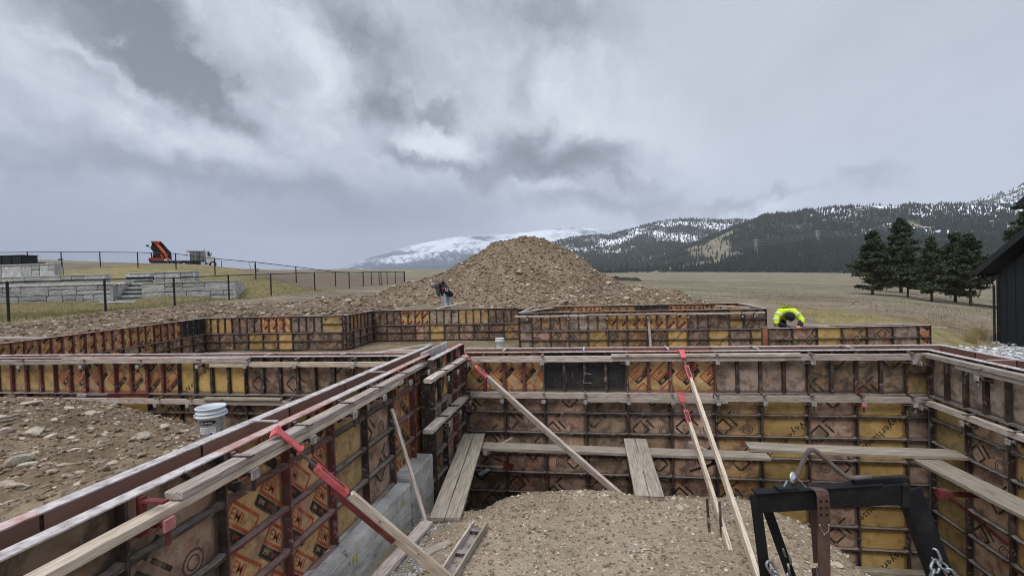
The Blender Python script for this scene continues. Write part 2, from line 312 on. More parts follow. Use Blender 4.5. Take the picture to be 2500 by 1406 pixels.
BLOCK = mat('split_face_stone', [(.3, (.22, .225, .22)), (.5, (.36, .365, .355)), (.7, (.52, .525, .51))], 5, .9, .7, 12, var=.2, bdist=.03, stain=[((.16, .16, .155), .58, .72, 7)])
# ---- TERRAIN FUNCTIONS
def hash2(ix, iy, s=0):
    h = (ix.astype(np.int64)*374761393 + iy.astype(np.int64)*668265263 + s*1274126177) & 0xffffffff
    h = ((h ^ (h >> 13))*1274126177) & 0xffffffff
    return ((h ^ (h >> 16)) & 0xffff)/65535.0
def vnoise(x, y, s=0):
    ix = np.floor(x); iy = np.floor(y); fx = x-ix; fy = y-iy
    fx = fx*fx*(3-2*fx); fy = fy*fy*(3-2*fy)
    a = hash2(ix, iy, s); b = hash2(ix+1, iy, s); c = hash2(ix, iy+1, s); d = hash2(ix+1, iy+1, s)
    return (a*(1-fx)+b*fx)*(1-fy)+(c*(1-fx)+d*fx)*fy
def fbm(x, y, oct=4, s=0, gain=.5):
    v = 0; a = 1.0; t = 0
    for k in range(oct):
        v = v+a*(vnoise(x*2**k+k*17.3, y*2**k-k*9.1, s+k)-.5); t += a; a *= gain
    return v/t*2
class TPS:
    def __init__(self, P, V, lam=1e-4):
        P = np.array(P, float); V = np.array(V, float); n = len(P)
        K = self.k(np.linalg.norm(P[:, None]-P[None], axis=2)) + lam*np.eye(n)
        A = np.zeros((n+3, n+3)); A[:n, :n] = K; A[:n, n] = 1; A[:n, n+1:] = P; A[n, :n] = 1; A[n+1:, :n] = P.T
        self.w = np.linalg.solve(A, np.r_[V, 0, 0, 0]); self.P = P
    @staticmethod
    def k(r):
        return np.where(r > 1e-9, r*r*np.log(np.maximum(r, 1e-9)), 0)
    def __call__(self, x, y):
        x = np.asarray(x, float); y = np.asarray(y, float); sh = x.shape
        q = np.stack([x.ravel(), y.ravel()], 1); n = len(self.P); o = np.zeros(len(q))
        for i in range(0, len(q), 20000):
            r = np.linalg.norm(q[i:i+20000, None]-self.P[None], axis=2)
            o[i:i+20000] = self.k(r)@self.w[:n]+self.w[n]+q[i:i+20000]@self.w[n+1:]
        return o.reshape(sh)
# measured spots of natural ground: azimuth (deg, + right of +Y), distance (m), height above the form tops (m)
GROUND = [(37.34, 24.7, -2.3), (33.68, 20.4, -1.46), (35.86, 29.0, -2.23), (30.69, 20.8, -0.97), (23.11, 18.3, -0.74), (19.53, 22.8, -0.63), (23.14, 41.4, -1.72), (32.38, 46.8, -2.15), (36.19, 42.7, -2.82), (27.44, 104.7, -3.54), (34.23, 104.6, -5.25), (31.7, 103.2, -4.5), (29.57, 121.9, -4.0), (23.18, 142.1, -3.19), (11.61, 107.0, -1.52), (15.71, 66.1, -1.65), (14.08, 32.6, -0.8), (18.8, 23.8, -0.35), (2.75, 920.4, 7.41), (7.3, 939.2, 6.58), (15.76, 993.4, 2.63), (26.53, 1109.6, -5.2), (37.41, 1311.2, -16.9), (7.29, 365.2, -0.03), (26.52, 369.7, -5.32), (35.01, 418.8, -10.22), (-7.75, 400.3, 6.88), (-7.8, 50.0, 0.34), (-18.82, 253.6, 5.58), (-21.2, 71.6, 1.02), (-27.91, 739.3, 22.66), (-34.17, 993.0, 32.35), (-16.43, 907.6, 23.69), (-55.48, 26.7, 0.12), (-49.36, 28.1, 0.2), (-44.2, 30.5, 0.26), (-39.89, 36.0, 0.48), (-36.15, 37.0, 0.52), (-31.28, 38.8, 0.48), (-21.75, 61.5, 1.05), (-37.14, 43.0, 1.62), (-40.76, 49.3, 2.5), (-43.98, 51.1, 2.89), (-46.9, 55.6, 3.27), (-49.59, 61.7, 3.69), (-52.16, 68.3, 4.1), (-54.21, 73.6, 4.38), (-45.58, 89.4, 4.44), (-40.91, 84.7, 4.3), (-38.02, 85.6, 4.02), (-50.83, 93.7, 5.21), (-52.15, 341.7, 16.77), (-46.49, 377.2, 18.58), (-55.82, 436.8, 21.08), (-38.03, 342.5, 11.79), (-38.03, 1027.5, 33.95), (-47.99, 1155.1, 55.5), (-34.2, 60.7, 1.94), (-55.93, 44.4, 0.44), (-48.12, 41.7, 0.42), (-39.13, 39.8, 0.31), (-38.09, 41.7, 1.13), (-50.85, 57.5, 3.12), (-44.95, 53.0, 2.82), (-55.83, 65.5, 3.64), (-56.01, 22.6, 0.0), (-49.62, 22.3, 0.0), (-41.77, 23.1, 0.13), (-34.32, 22.6, 0.11), (-28.04, 23.2, 0.26), (-21.29, 21.5, 0.08), (-11.76, 21.0, -0.07), (2.65, 21.4, -0.14), (44, 14, -1.2)]
_g = np.array(GROUND)
_tps = TPS(np.c_[_g[:, 0]/22, np.log(_g[:, 1])], (_g[:, 2]-1.0965)/_g[:, 1], lam=2e-3)
def ground_z(x, y):
    d = np.hypot(x, y); az = np.degrees(np.arctan2(x, y))
    az = np.clip(az, -62, 46)
    dd = np.clip(d, 13, 1100)
    return 1.0965+dd*_tps(az/22, np.log(dd))
_heap = TPS([(-2.5,1.6),(-2.5,2.5),(-2.55,3.2),(-2.8,3.9),(-3,1.5),(-3,2.5),(-3.1,3.5),(-3.4,4.2),(-4.14,4.7),(-3,5.5),(-5.5,5.75),(-4,6.6),(-6.35,5.63),(-7.7,5.4),(-7.9,6.6),(-9.5,5.5),(-9.5,6.6),(-5,4.5),(-6,3.5),(-4.5,3),(-8,3),(-6.3,6.6),(-11,6),(-11,1),(-5,1)],
            [.10,.08,.0,-.2,.02,-.02,-.13,-.33,-.5,-.75,-.79,-1.05,-.48,-.30,-.78,-.38,-.75,-.38,-.12,-.15,-.1,-1.05,-.6,0,0], lam=.02)
def heap_z(x, y):
    return _heap(x, y)+.07*fbm(x*1.1, y*1.1, 3, 5)+.07*fbm(x*4, y*4, 4, 6, .6)
def smooth01_(x):
    x = np.clip(x, 0, 1); return x*x*(3-2*x)
RAMP = [(-2.6,-3),(-2.6,4.75),(-1.75,4.86),(-1.3,5.02),(-.72,5.43),(.2,5.54),(.9,5.5),(1.49,5.47),(1.78,5.25),(2.01,4.95),(2.12,4.5),(2.25,4.0),(2.42,3.2),(2.7,1),(2.8,-3)]
def poly_sd(x, y, P):
    d = np.full(x.shape, 1e9); ins = np.zeros(x.shape, bool); n = len(P)
    for i in range(n):
        ax, ay = P[i]; bx, by = P[(i+1) % n]
        ex, ey = bx-ax, by-ay; t = np.clip(((x-ax)*ex+(y-ay)*ey)/(ex*ex+ey*ey), 0, 1)
        d = np.minimum(d, np.hypot(x-ax-t*ex, y-ay-t*ey))
        c = ((ay > y) != (by > y)) & (x < (bx-ax)*(y-ay)/((by-ay) if by != ay else 1e-9)+ax)
        ins ^= c
    return np.where(ins, -d, d)
def ramp_z(x, y):
    sd = poly_sd(x, y, RAMP)+.09*fbm(x*2.2, y*2.2, 3, 9)
    top = -1.31+.05*fbm(x*.8, y*.8, 2, 3)+.024*fbm(x*5, y*5, 4, 4, .6)-.05*np.clip((sd+.3)/.3, 0, 1)**2
    top = top-.14*smooth01_((-1.72-x)/.2)*(y < 5.6)
    return np.maximum(top-np.clip(sd, 0, 9)*1.75, -3.05+.05*fbm(x*2, y*2, 3, 2))
# ---- END TERRAIN FUNCTIONS

# ------------------------------------------------------------ GROUND MATERIAL
def ground_mat():
    """zone attribute: r = earth, g = green grass, b = dry field, a unused; the rest gravel"""
    m = bpy.data.materials.new('ground_cover'); m.use_nodes = True; T = NT(m.node_tree); T.n.clear()
    co = T.add('ShaderNodeTexCoord').outputs['Object']; at = T.add('ShaderNodeAttribute', attribute_name='zone')
    sp = T.add('ShaderNodeSeparateColor'); T.put(sp.inputs[0], at.outputs['Color'])
    n1 = T.noise(co, .35, 6, .6); n2 = T.noise(co, 2.2, 7, .65); n3 = T.noise(co, 14, 5, .6)
    far = T.noise(T.mapping(co, scale=(.05, .22, .05)), 1.0, 7, .62, .5)
    earth = T.ramp(T.math('ADD', T.math('MULTIPLY', n2, .6), T.math('MULTIPLY', n3, .4)), [(.35, (.13, .098, .066)), (.5, (.185, .142, .098)), (.63, (.26, .205, .15))])
    grey = T.ramp(n2, [(.35, (.115, .10, .082)), (.65, (.19, .165, .135))])
    earth = T.mix(T.mapr(n1, .48, .62, 0, .55), earth, grey)
    grass = T.ramp(T.math('ADD', T.math('MULTIPLY', n2, .55), T.math('MULTIPLY', n3, .45)), [(.35, (.115, .105, .045)), (.5, (.20, .17, .08)), (.62, (.29, .235, .12))])
    grass = T.mix(T.mapr(n1, .45, .62, 0, .5), grass, (.24, .19, .085))
    field = T.ramp(T.math('ADD', T.math('MULTIPLY', far, .65), T.math('MULTIPLY', n2, .35)), [(.36, (.085, .072, .048)), (.46, (.155, .134, .09)), (.55, (.235, .205, .14)), (.66, (.33, .29, .21))])
    grav = T.ramp(T.vor(co, 9, out='Color'), [(.1, (.22, .21, .20)), (.5, (.42, .41, .40)), (.9, (.62, .61, .60))])
    w = T.math('SUBTRACT', n2, .5)
    def edge(x): return T.mapr(T.math('ADD', x, T.math('MULTIPLY', w, .9)), .38, .62)
    col = T.mix(edge(sp.outputs[2]), grav, field); col = T.mix(edge(sp.outputs[1]), col, grass); col = T.mix(edge(sp.outputs[0]), col, earth)
    b = T.add('ShaderNodeBsdfPrincipled'); T.put(b.inputs['Base Color'], col); b.inputs['Roughness'].default_value = .95; b.inputs['Specular IOR Level'].default_value = .15
    bn = T.add('ShaderNodeBump'); bn.inputs['Strength'].default_value = .7; bn.inputs['Distance'].default_value = .06
    T.put(bn.inputs['Height'], T.math('ADD', n2, T.math('MULTIPLY', n3, .5))); T.l.new(bn.outputs[0], b.inputs['Normal'])
    o = T.add('ShaderNodeOutputMaterial'); T.l.new(b.outputs[0], o.inputs[0]); return m
GROUNDM = ground_mat()
def earth_mat(name, a, b_, c, pebble=.0):
    m = bpy.data.materials.new(name); m.use_nodes = True; T = NT(m.node_tree); T.n.clear()
    co = T.add('ShaderNodeTexCoord').outputs['Object']
    n1 = T.noise(co, .9, 5, .6); n2 = T.noise(co, 6, 8, .68, .3); n3 = T.noise(co, 38, 6, .65)
    f = T.math('ADD', T.math('MULTIPLY', n1, .36), T.math('ADD', T.math('MULTIPLY', n2, .38), T.math('MULTIPLY', n3, .26)))
    col = T.ramp(f, [(.39, a), (.5, b_), (.60, c)])
    vd = T.vor(co, 46, out='Distance'); vc = T.add('ShaderNodeTexVoronoi'); T.put(vc.inputs['Vector'], co); vc.inputs['Scale'].default_value = 46
    pm = T.math('MULTIPLY', T.mapr(vc.outputs['Distance'], .30, .22), T.mapr(T.noise(co, 3, 3), .45, .6))
    psel = T.add('ShaderNodeSeparateColor'); T.put(psel.inputs[0], vc.outputs['Color'])
    pm = T.math('MULTIPLY', pm, T.mapr(psel.outputs[0], .6, .65, 0, pebble))
    col = T.mix(pm, col, T.ramp(psel.outputs[1], [(.2, (.26, .22, .17)), (.8, (.46, .41, .34))]))
    b = T.add('ShaderNodeBsdfPrincipled'); T.put(b.inputs['Base Color'], col); b.inputs['Roughness'].default_value = .96; b.inputs['Specular IOR Level'].default_value = .12
    bn = T.add('ShaderNodeBump'); bn.inputs['Strength'].default_value = .9; bn.inputs['Distance'].default_value = .03
    T.put(bn.inputs['Height'], T.math('ADD', T.math('ADD', n2, T.math('MULTIPLY', n3, .45)), T.math('MULTIPLY', pm, .4))); T.l.new(bn.outputs[0], b.inputs['Normal'])
    o = T.add('ShaderNodeOutputMaterial'); T.l.new(b.outputs[0], o.inputs[0]); return m
EARTH = earth_mat('dug_earth', (.105, .074, .045), (.18, .132, .084), (.28, .216, .146), .6)
RAMPM = earth_mat('packed_earth', (.20, .155, .105), (.29, .232, .163), (.37, .305, .225), .9)
PILEM = earth_mat('piled_earth', (.135, .096, .062), (.20, .146, .097), (.28, .21, .148), .5)

# ------------------------------------------------------------ GROUND SHEETS
def zone_attr(me, Z):
    a = me.color_attributes.new('zone', 'FLOAT_COLOR', 'POINT'); a.data.foreach_set('color', np.asarray(Z, np.float32).ravel())
# the building's footprint, left open in the natural ground
FOOT = [(4.78, -8), (4.78, 7.5), (8.3, 9.5), (8.3, 14.05), (5.2, 13.9), (5.2, 18.95), (-2.5, 18.9), (-8.95, 18.83), (-8.97, 16.38), (-14.62, 16.38), (-13.5, 9.0), (-13.0, -8)]
def smooth01(x): x = np.clip(x, 0, 1); return x*x*(3-2*x)
azs = np.radians(np.arange(-64, 50.01, .3)); ds = np.geomspace(8.0, 1500, 330)
AZ, DD = np.meshgrid(azs, ds, indexing='ij'); GX = DD*np.sin(AZ); GY = DD*np.cos(AZ)
GZ = ground_z(GX, GY)
azd = np.degrees(AZ)
sdf = poly_sd(GX, GY, FOOT)
# zones
earth = smooth01((13-DD)/4)*0
z_earth = np.zeros_like(DD); z_grass = np.zeros_like(DD); z_field = np.ones_like(DD)
nf = fbm(GX*.25, GY*.25, 3, 21)
fenceX = -20.9
back_berm = smooth01((GX-fenceX)/1.2+nf*1.2)*smooth01((2-GX)/2.5)*smooth01((31-GY)/4)      # torn earth between fence and forms
z_earth = np.maximum(z_earth, back_berm)
z_earth = np.maximum(z_earth, smooth01((8.4-GX)/1.5+nf)*smooth01((24-DD)/4+nf)*smooth01((GX+3)/2)*smooth01((GY-13.4)/1))
z_earth = np.maximum(z_earth, smooth01((fenceX+2.2-GX)/2+nf)*smooth01((GY-36)/3+nf)*smooth01((GX+34)/6)*smooth01((110-DD)/30)*.9)      # bare soil beyond the upper fence
z_earth = np.maximum(z_earth, smooth01((-azd-10)/6)*smooth01((DD-np.where(azd < -39, 58, 50))/6)*smooth01((170-DD)/40)*.8)
z_earth = np.maximum(z_earth, smooth01((azd-12)/6)*smooth01((DD-25)/4+nf)*smooth01((64-DD)/8+nf)*.80*(.55+.45*smooth01(.5+np.sin(GY*.9+GX*.2+3*nf))))
z_grass = np.maximum(z_grass, smooth01((fenceX+.4-GX)/1.0)*smooth01((GY+2)/4)*smooth01((60-DD)/4))
z_grass = np.maximum(z_grass, smooth01((GX-7.6)/.8)*smooth01((29-DD)/3+nf)*np.maximum(smooth01((11.6-GX)/.5), smooth01((GY-17.0-(GX-11.5)*1.18)/.5+nf*.4)))
gravel = smooth01((GX-11.2)/.5)*smooth01((17.0+(GX-11.5)*1.18-GY)/.4+nf*.5)*smooth01((30-DD)/4)
z_field = z_field*(1-gravel); z_grass = z_grass*(1-gravel); z_earth = z_earth*(1-gravel)
z_grass = z_grass*(1-z_earth)
GZ = GZ+.10*fbm(GX*.6, GY*.6, 4, 31)*z_earth*smooth01((60-DD)/30)*smooth01((DD-13)/3)+.03*fbm(GX*1.5, GY*1.5, 3, 32)*smooth01((60-DD)/20)
GZ = GZ+.25*fbm(GX*.04, GY*.15, 4, 33)*smooth01((DD-60)/60)*smooth01((700-DD)/300)
# furrows of the worked field, right of the house site
GZ = GZ+.09*np.sin(GY*2.1+GX*.35+2*nf)*smooth01((azd-8)/6)*smooth01((DD-19)/4)*smooth01((58-DD)/12)
GZ = np.minimum(GZ, np.where((GX > 4.4) & (GY < 15.6), -1.32, -.10)+np.clip(sdf-.05, 0, 99)*np.where((GX > 4.4) & (GY < 15.6), 1.3, .55))      # earth stays just below the form tops
Zc = np.stack([z_earth, z_grass, z_field, np.ones_like(DD)], -1)
cx = (sdf[:-1, :-1]+sdf[1:, 1:])/2
keep = cx > -.02
gm = npmesh('ground', np.stack([GX, GY, GZ], -1).reshape(-1, 3), grid_faces(len(azs), len(ds), keep), GROUNDM, True)
zone_attr(gm, Zc.reshape(-1, 4))
tag(put('ground', gm), kind='structure')
def sheet(name, x0, x1, y0, y1, st, fn, m, kind='structure', keepfn=None):
    xs = np.arange(x0, x1+1e-6, st); ys = np.arange(y0, y1+1e-6, st); X, Y = np.meshgrid(xs, ys, indexing='ij')
    Zv = fn(X, Y); k = None
    if keepfn is not None: k = keepfn(X, Y)[:-1, :-1]
    o = put(name, npmesh(name, np.stack([X, Y, Zv], -1).reshape(-1, 3), grid_faces(len(xs), len(ys), k), m, True))
    return tag(o, kind=kind)
def ramp_zz(x, y): return ramp_z(x, y)+.012*fbm(x*14, y*14, 2, 41)
sheet('earth_ramp', -2.2, 4.42, .3, 7.2, .045, ramp_zz, RAMPM)
def heap_zz(x, y): return heap_z(x, y)+.03*np.abs(fbm(x*9, y*9, 3, 42))
sheet('earth_backfill', -12.9, -2.46, -1.5, 6.9, .05, heap_zz, EARTH)
def mid_z(x, y): return -1.28+.06*fbm(x*.7, y*.7, 4, 43)
sheet('earth_floor', -14.7, 8.5, 7.3, 18.9, .2, mid_z, EARTH, keepfn=lambda x, y: poly_sd(x, y, FOOT) < .3)
tag(put('subsoil', npmesh('subsoil', [(-18, -9, -3.3), (12, -9, -3.3), (12, 21, -3.3), (-18, 21, -3.3)], [(0, 1, 2, 3)], EARTH)), kind='structure')
# wood sleeper lying at the foot of the back form (bottom of the pit)

# ------------------------------------------------------------ DIRT PILE
PROF = [(-14.5, -1.6), (-13, -.6), (-10.5, -.1), (-8.6, .35), (-7.2, .72), (-6.0, 1.05), (-4.7, 1.35), (-3.3, 1.95), (-2.0, 2.65), (-.9, 3.25), (.2, 3.42), (1.2, 3.3), (2.3, 2.95), (3.2, 2.3), (4.3, 1.45), (5.6, .75), (7.2, .4), (8.6, .1), (9.8, -.35), (11, -1.0), (13, -2), (15, -2.5)]
PA = np.array(PROF)
PC = np.array((-3.9, 25.75)); pr_ = np.array((math.cos(YAW), math.sin(YAW))); pf_ = np.array((-math.sin(YAW), math.cos(YAW)))
def pile_h(a, b):
    h = np.interp(a, PA[:, 0], PA[:, 1])
    bw = np.minimum(2.0+1.15*np.maximum(h+.3, .1), 5.7)
    t = np.abs(b)/bw
    t = np.where(b < 0, t, t*.8)
    s = np.clip(1-t**1.25, -1, 1)
    return np.maximum(h+.6, 0)*s+np.minimum(h+.6, 0)-.6-.9*np.clip(t-1, 0, 2)
def pile_z(x, y):
    a = (x-PC[0])*pr_[0]+(y-PC[1])*pr_[1]; b = (x-PC[0])*pf_[0]+(y-PC[1])*pf_[1]
    h = pile_h(a+.35*fbm(x*.5, y*.5, 3, 51), b+.5*fbm(x*.4, y*.4, 3, 52))
    h2 = 1.15*np.exp(-(((a+8.0)/3.0)**2+((b+3.6)/2.0)**2))-.5-1.2*smooth01((((a+8.0)/3.0)**2+((b+3.6)/2.0)**2-1.2)/2)                # lower heap behind the bent worker
    h3 = .75*np.exp(-(((a-2.5)/5.5)**2+((b+4.6)/1.5)**2))-.4-1.4*smooth01((((a-2.5)/5.5)**2+((b+4.6)/1.5)**2-1)/1.5)
    h = np.maximum(np.maximum(h, h2), h3)
    return h+.30*fbm(x*.7, y*.7, 4, 53)+.10*np.abs(fbm(x*4, y*4, 3, 54))-.12*np.abs(fbm(x*1.5, y*.8, 3, 56))
a_ = np.arange(-14.5, 15.01, .11); b_ = np.arange(-6.2, 7.5, .11); A_, B_ = np.meshgrid(a_, b_, indexing='ij')
PX = PC[0]+A_*pr_[0]+B_*pf_[0]; PY = PC[1]+A_*pr_[1]+B_*pf_[1]
PZ = pile_z(PX, PY); kp = (PZ > ground_z(PX, PY)-.35)[:-1, :-1] & (poly_sd(PX, PY, FOOT) > .05)[:-1, :-1]
pile = put('dirt_pile', npmesh('dirt_pile', np.stack([PX, PY, PZ], -1).reshape(-1, 3), grid_faces(len(a_), len(b_), kp), PILEM, True))
tag(pile, 'tall brown pile of excavated earth and stones behind the far forms', 'dirt pile')
def surf_z(x, y):
    """top surface of pile or ground"""
    return np.maximum(pile_z(x, y), ground_z(x, y)+.02)

# ------------------------------------------------------------ LOOSE STONES (uncountable small ones: one object per place)
def rock_shapes(n, sub, seed):
    out = []; rr = np.random.RandomState(seed)
    bm = bmesh.new(); bmesh.ops.create_icosphere(bm, subdivisions=sub, radius=1); bv = np.array([v.co[:] for v in bm.verts]); bf = np.array([[v.index for v in f.verts] for f in bm.faces]); bm.free()
    for i in range(n):
        v = bv.copy()
        for _ in range(7):                      # cut flats
            d = rr.normal(size=3); d /= np.linalg.norm(d); c = rr.uniform(.45, .85); q = v@d
            v -= np.outer(np.maximum(q-c, 0), d)
        v *= 1+rr.normal(0, .05, (len(v), 1)); v *= np.array([1, rr.uniform(.6, .95), rr.uniform(.42, .75)])
        out.append(v)
    return out, bf
RS1, RF1 = rock_shapes(10, 1, 3); RS2, RF2 = rock_shapes(12, 2, 5)
def scatter(name, P, S, m, seed, label=None, shapes=RS1, faces=RF1, flat=.75):
    rr = np.random.RandomState(seed); n = len(P); Vs = []; Fs = []; nv = len(shapes[0])
    which = rr.randint(0, len(shapes), n); a = rr.uniform(0, 6.283, n); tl = rr.normal(0, .3, n)
    for k in range(len(shapes)):
        I = np.where(which == k)[0]
        if not len(I): continue
        v = shapes[k][None]*S[I, None, None]*np.array([1, 1, flat])
        ca, sa = np.cos(a[I])[:, None], np.sin(a[I])[:, None]; ct, st = np.cos(tl[I])[:, None], np.sin(tl[I])[:, None]
        y = v[..., 1]*ct-v[..., 2]*st; z = v[..., 1]*st+v[..., 2]*ct; x = v[..., 0]
        q = np.stack([x*ca-y*sa, x*sa+y*ca, z], -1)+P[I, None]
        Vs.append(q.reshape(-1, 3)); Fs.append((faces[None]+(np.arange(len(I))*nv)[:, None, None]).reshape(-1, 3)+sum(len(z_) for z_ in Vs[:-1]))
    o = put(name, npmesh(name, np.concatenate(Vs), np.concatenate(Fs), m, False)); return tag(o, kind='stuff', label=label)
rs = np.random.RandomState(11)
def pts_on(fn, n, x0, x1, y0, y1, smin, smax, p=2.2, ok=None):
    X = rs.uniform(x0, x1, n); Y = rs.uniform(y0, y1, n)
    if ok is not None: k = ok(X, Y); X, Y = X[k], Y[k]
    S = smin*(smax/smin)**(rs.uniform(0, 1, len(X))**p)
    return np.stack([X, Y, fn(X, Y)+S*.12], -1), S
P, S = pts_on(heap_zz, 7500, -9.5, -2.5, 1.2, 6.85, .005, .05, 2.6)
scatter('loose_stones', P, S, RUBBLE, 1)
P, S = pts_on(heap_zz, 30000, -9.5, -2.5, 1.2, 6.85, .006, .05, 2.6)
scatter('earth_clods', P, S, CLOD, 2)
on_ramp = lambda x, y: poly_sd(x, y, RAMP) < .35
P, S = pts_on(ramp_zz, 15000, -1.9, 3.2, 3.2, 6.2, .004, .026, 2.6, on_ramp)
scatter('loose_stones', P, S, RUBBLE, 3)
P, S = pts_on(ramp_zz, 14000, -1.9, 3.2, 3.2, 6.2, .005, .026, 2.2, on_ramp)
scatter('earth_clods', P, S, CLOD, 4)
P, S = pts_on(ramp_zz, 5200, -1.86, -1.25, 3.2, 5.3, .006, .022, 1.3, lambda x, y: (x+1.9) < .42-.10*np.abs(y-4.3)+.1*np.sin(y*7))
scatter('grey_gravel', P, S, PEBBLE, 5)
pile_ok = lambda x, y: (pile_z(x, y) > ground_z(x, y)-.1) & (poly_sd(x, y, FOOT) > .15)
P, S = pts_on(pile_z, 17000, -19, 12, 19, 30, .02, .14, 2.4, lambda x, y: pile_ok(x, y) & (rs.uniform(0, 1, len(x)) > .55*smooth01((pile_z(x, y)-.4)/1.6)+.45*smooth01(fbm(x*.5, y*.5, 3, 77)*4)))
scatter('loose_stones', P, S, RUBBLE, 6)
P, S = pts_on(pile_z, 40000, -19, 12, 19, 30, .025, .115, 2.0, pile_ok)
scatter('earth_clods', P, S, CLOD, 7)
def berm_z(x, y): return np.minimum(ground_z(x, y)+.10*fbm(x*.6, y*.6, 4, 31), -.10+np.clip(poly_sd(x, y, FOOT)-.05, 0, 99)*.55)
berm_ok = lambda x, y: (poly_sd(x, y, FOOT) > .15) & (x > -20.6) & (poly_sd(x, y, FOOT) < 8)
P, S = pts_on(berm_z, 7000, -21, -8, 9, 27, .02, .14, 3.2, berm_ok)
scatter('loose_stones', P, S, RUBBLE, 8)
P, S = pts_on(berm_z, 22000, -21, -8, 9, 27, .03, .17, 1.9, berm_ok)
scatter('earth_clods', P, S, CLOD, 9)

# ------------------------------------------------------------ HILLS AND MOUNTAIN
def hill_mat(name, kind):
    m = bpy.data.materials.new(name); m.use_nodes = True; T = NT(m.node_tree); T.n.clear()
    co = T.add('ShaderNodeTexCoord').outputs['Object']; at = T.add('ShaderNodeAttribute', attribute_name='zone')
    sp = T.add('ShaderNodeSeparateColor'); T.put(sp.inputs[0], at.outputs['Color'])
    if kind == 'snow':
        n = T.noise(co, .0028, 8, .62, .8); n2 = T.noise(co, .012, 7, .65)
        f = T.math('ADD', sp.outputs[0], T.math('ADD', T.math('MULTIPLY', T.math('SUBTRACT', n, .5), 1.3), T.math('MULTIPLY', T.math('SUBTRACT', n2, .5), .9)))
        col = T.ramp(f, [(.30, (.045, .06, .08)), (.44, (.13, .155, .19)), (.55, (.46, .49, .55)), (.75, (.66, .69, .74))])
        col = T.mix(T.mapr(T.math('ADD', sp.outputs[1], T.math('MULTIPLY', T.math('SUBTRACT', n2, .5), .9)), .40, .55), col, (.035, .05, .052))
    else:
        n = T.noise(co, .011, 7, .62, .6); n2 = T.noise(co, .06, 6, .65); n3 = T.noise(co, .25, 4, .6)
        floor = T.ramp(n2, [(.3, (.024, .030, .024)), (.5, (.045, .048, .036)), (.7, (.075, .065, .05))])
        gr = T.ramp(T.math('ADD', T.math('MULTIPLY', n, .5), T.math('MULTIPLY', n2, .5)), [(.35, (.115, .09, .068)), (.5, (.205, .175, .125)), (.65, (.30, .265, .195))])
        col = T.mix(T.mapr(T.math('ADD', sp.outputs[1], T.math('MULTIPLY', T.math('SUBTRACT', n, .5), 1.1)), .42, .58), floor, gr)
        sn = T.math('ADD', sp.outputs[0], T.math('ADD', T.math('MULTIPLY', T.math('SUBTRACT', n2, .5), 1.5), T.math('MULTIPLY', T.math('SUBTRACT', n, .5), 1.0)))
        col = T.mix(T.mapr(sn, .52, .62, 0, .95), col, (.74, .76, .80))
    b = T.add('ShaderNodeBsdfPrincipled'); T.put(b.inputs['Base Color'], col); b.inputs['Roughness'].default_value = 1; b.inputs['Specular IOR Level'].default_value = .05
    o = T.add('ShaderNodeOutputMaterial'); T.l.new(b.outputs[0], o.inputs[0]); return m
HILLM = hill_mat('wooded_hillside', 'wood'); SNOWM = hill_mat('snowy_mountainside', 'snow')
def hill(name, crest, d_foot, d_crest, foot_el, m, zonefn, naz=420, nd=90, rough=.05, ridges=None, back=1.35, lo=None, hi=None, shape=1.0):
    """a ridge: its crest measured as (azimuth, elevation) pairs, standing at d_crest metres, its foot at d_foot"""
    c = np.array(crest); lo = lo if lo is not None else c[0, 0]; hi = hi if hi is not None else c[-1, 0]
    az = np.radians(np.linspace(lo, hi, naz)); t = np.linspace(-.12, back, nd)
    A, T_ = np.meshgrid(az, t, indexing='ij'); ad = np.degrees(A)
    ce = np.tan(np.radians(np.interp(ad, c[:, 0], c[:, 1])))
    f = np.array(foot_el); fe = np.tan(np.radians(np.interp(ad, f[:, 0], f[:, 1])))
    D_ = d_foot+(d_crest-d_foot)*T_
    zc = 1.0965+ce*d_crest; zf = 1.0965+fe*d_foot
    s = np.clip(T_, 0, 1)**shape; s = s*(.65+.35*smooth01(s))
    fall = np.where(T_ > 1, (T_-1)**1.3*1.1, 0)
    X = D_*np.sin(A); Y = D_*np.cos(A); hgt = np.maximum(zc-zf, 2)
    q = d_crest/6
    n = fbm(X/q*1.2, Y/q*1.2, 5, 61, .55)
    Z = zf+hgt*s-hgt*fall+hgt*rough*2.2*n*smooth01(T_*3)*np.where(T_ < 1, smooth01((1.02-T_)*4)*.9+.1, .4)
    if ridges is not None: Z = Z+hgt*ridges(X, Y, T_, ad)*smooth01(T_*2.5)*smooth01((1-T_)*4)
    Z = Z+hgt*.03*fbm(ad*2.4, ad*0+3.3, 4, 66)*smooth01(T_*1.5)-np.where(T_ < 0, 30*(-T_), 0)
    me = npmesh(name, np.stack([X, Y, Z], -1).reshape(-1, 3), grid_faces(naz, nd), m, True)
    zone_attr(me, np.stack([*zonefn(ad, T_, X, Y, n), 0*X, 0*X+1], -1).reshape(-1, 4))
    o = tag(put(name, me), kind='structure')
    return o, (X, Y, Z, ad, T_, n)
FOOT_EL = [(-32, 1.85), (-28.77, 1.74), (-12.58, 1.3), (-2.93, .45), (2.74, .3), (26.53, -.4), (37.4, -.8), (46, -1.2)]
FRONT = [(-2.93, 0.5), (2.74, 0.42), (5.51, 0.86), (8.23, 2.01), (10.0, 2.76), (12.57, 3.71), (15.06, 4.7), (17.44, 5.34), (18.6, 5.8), (20.83, 5.8), (22.62, 6.04), (24.64, 6.07), (28.46, 5.87), (32.71, 5.36), (35.08, 4.99), (37.46, 4.78), (40.67, 4.41), (48, 3.5)]
RIGHT = [(17.0, 3.9), (26.62, 5.25), (29.68, 5.50), (32.71, 5.39), (34.28, 5.42), (35.77, 5.84), (37.47, 6.33), (40.68, 6.52), (48, 5.9)]
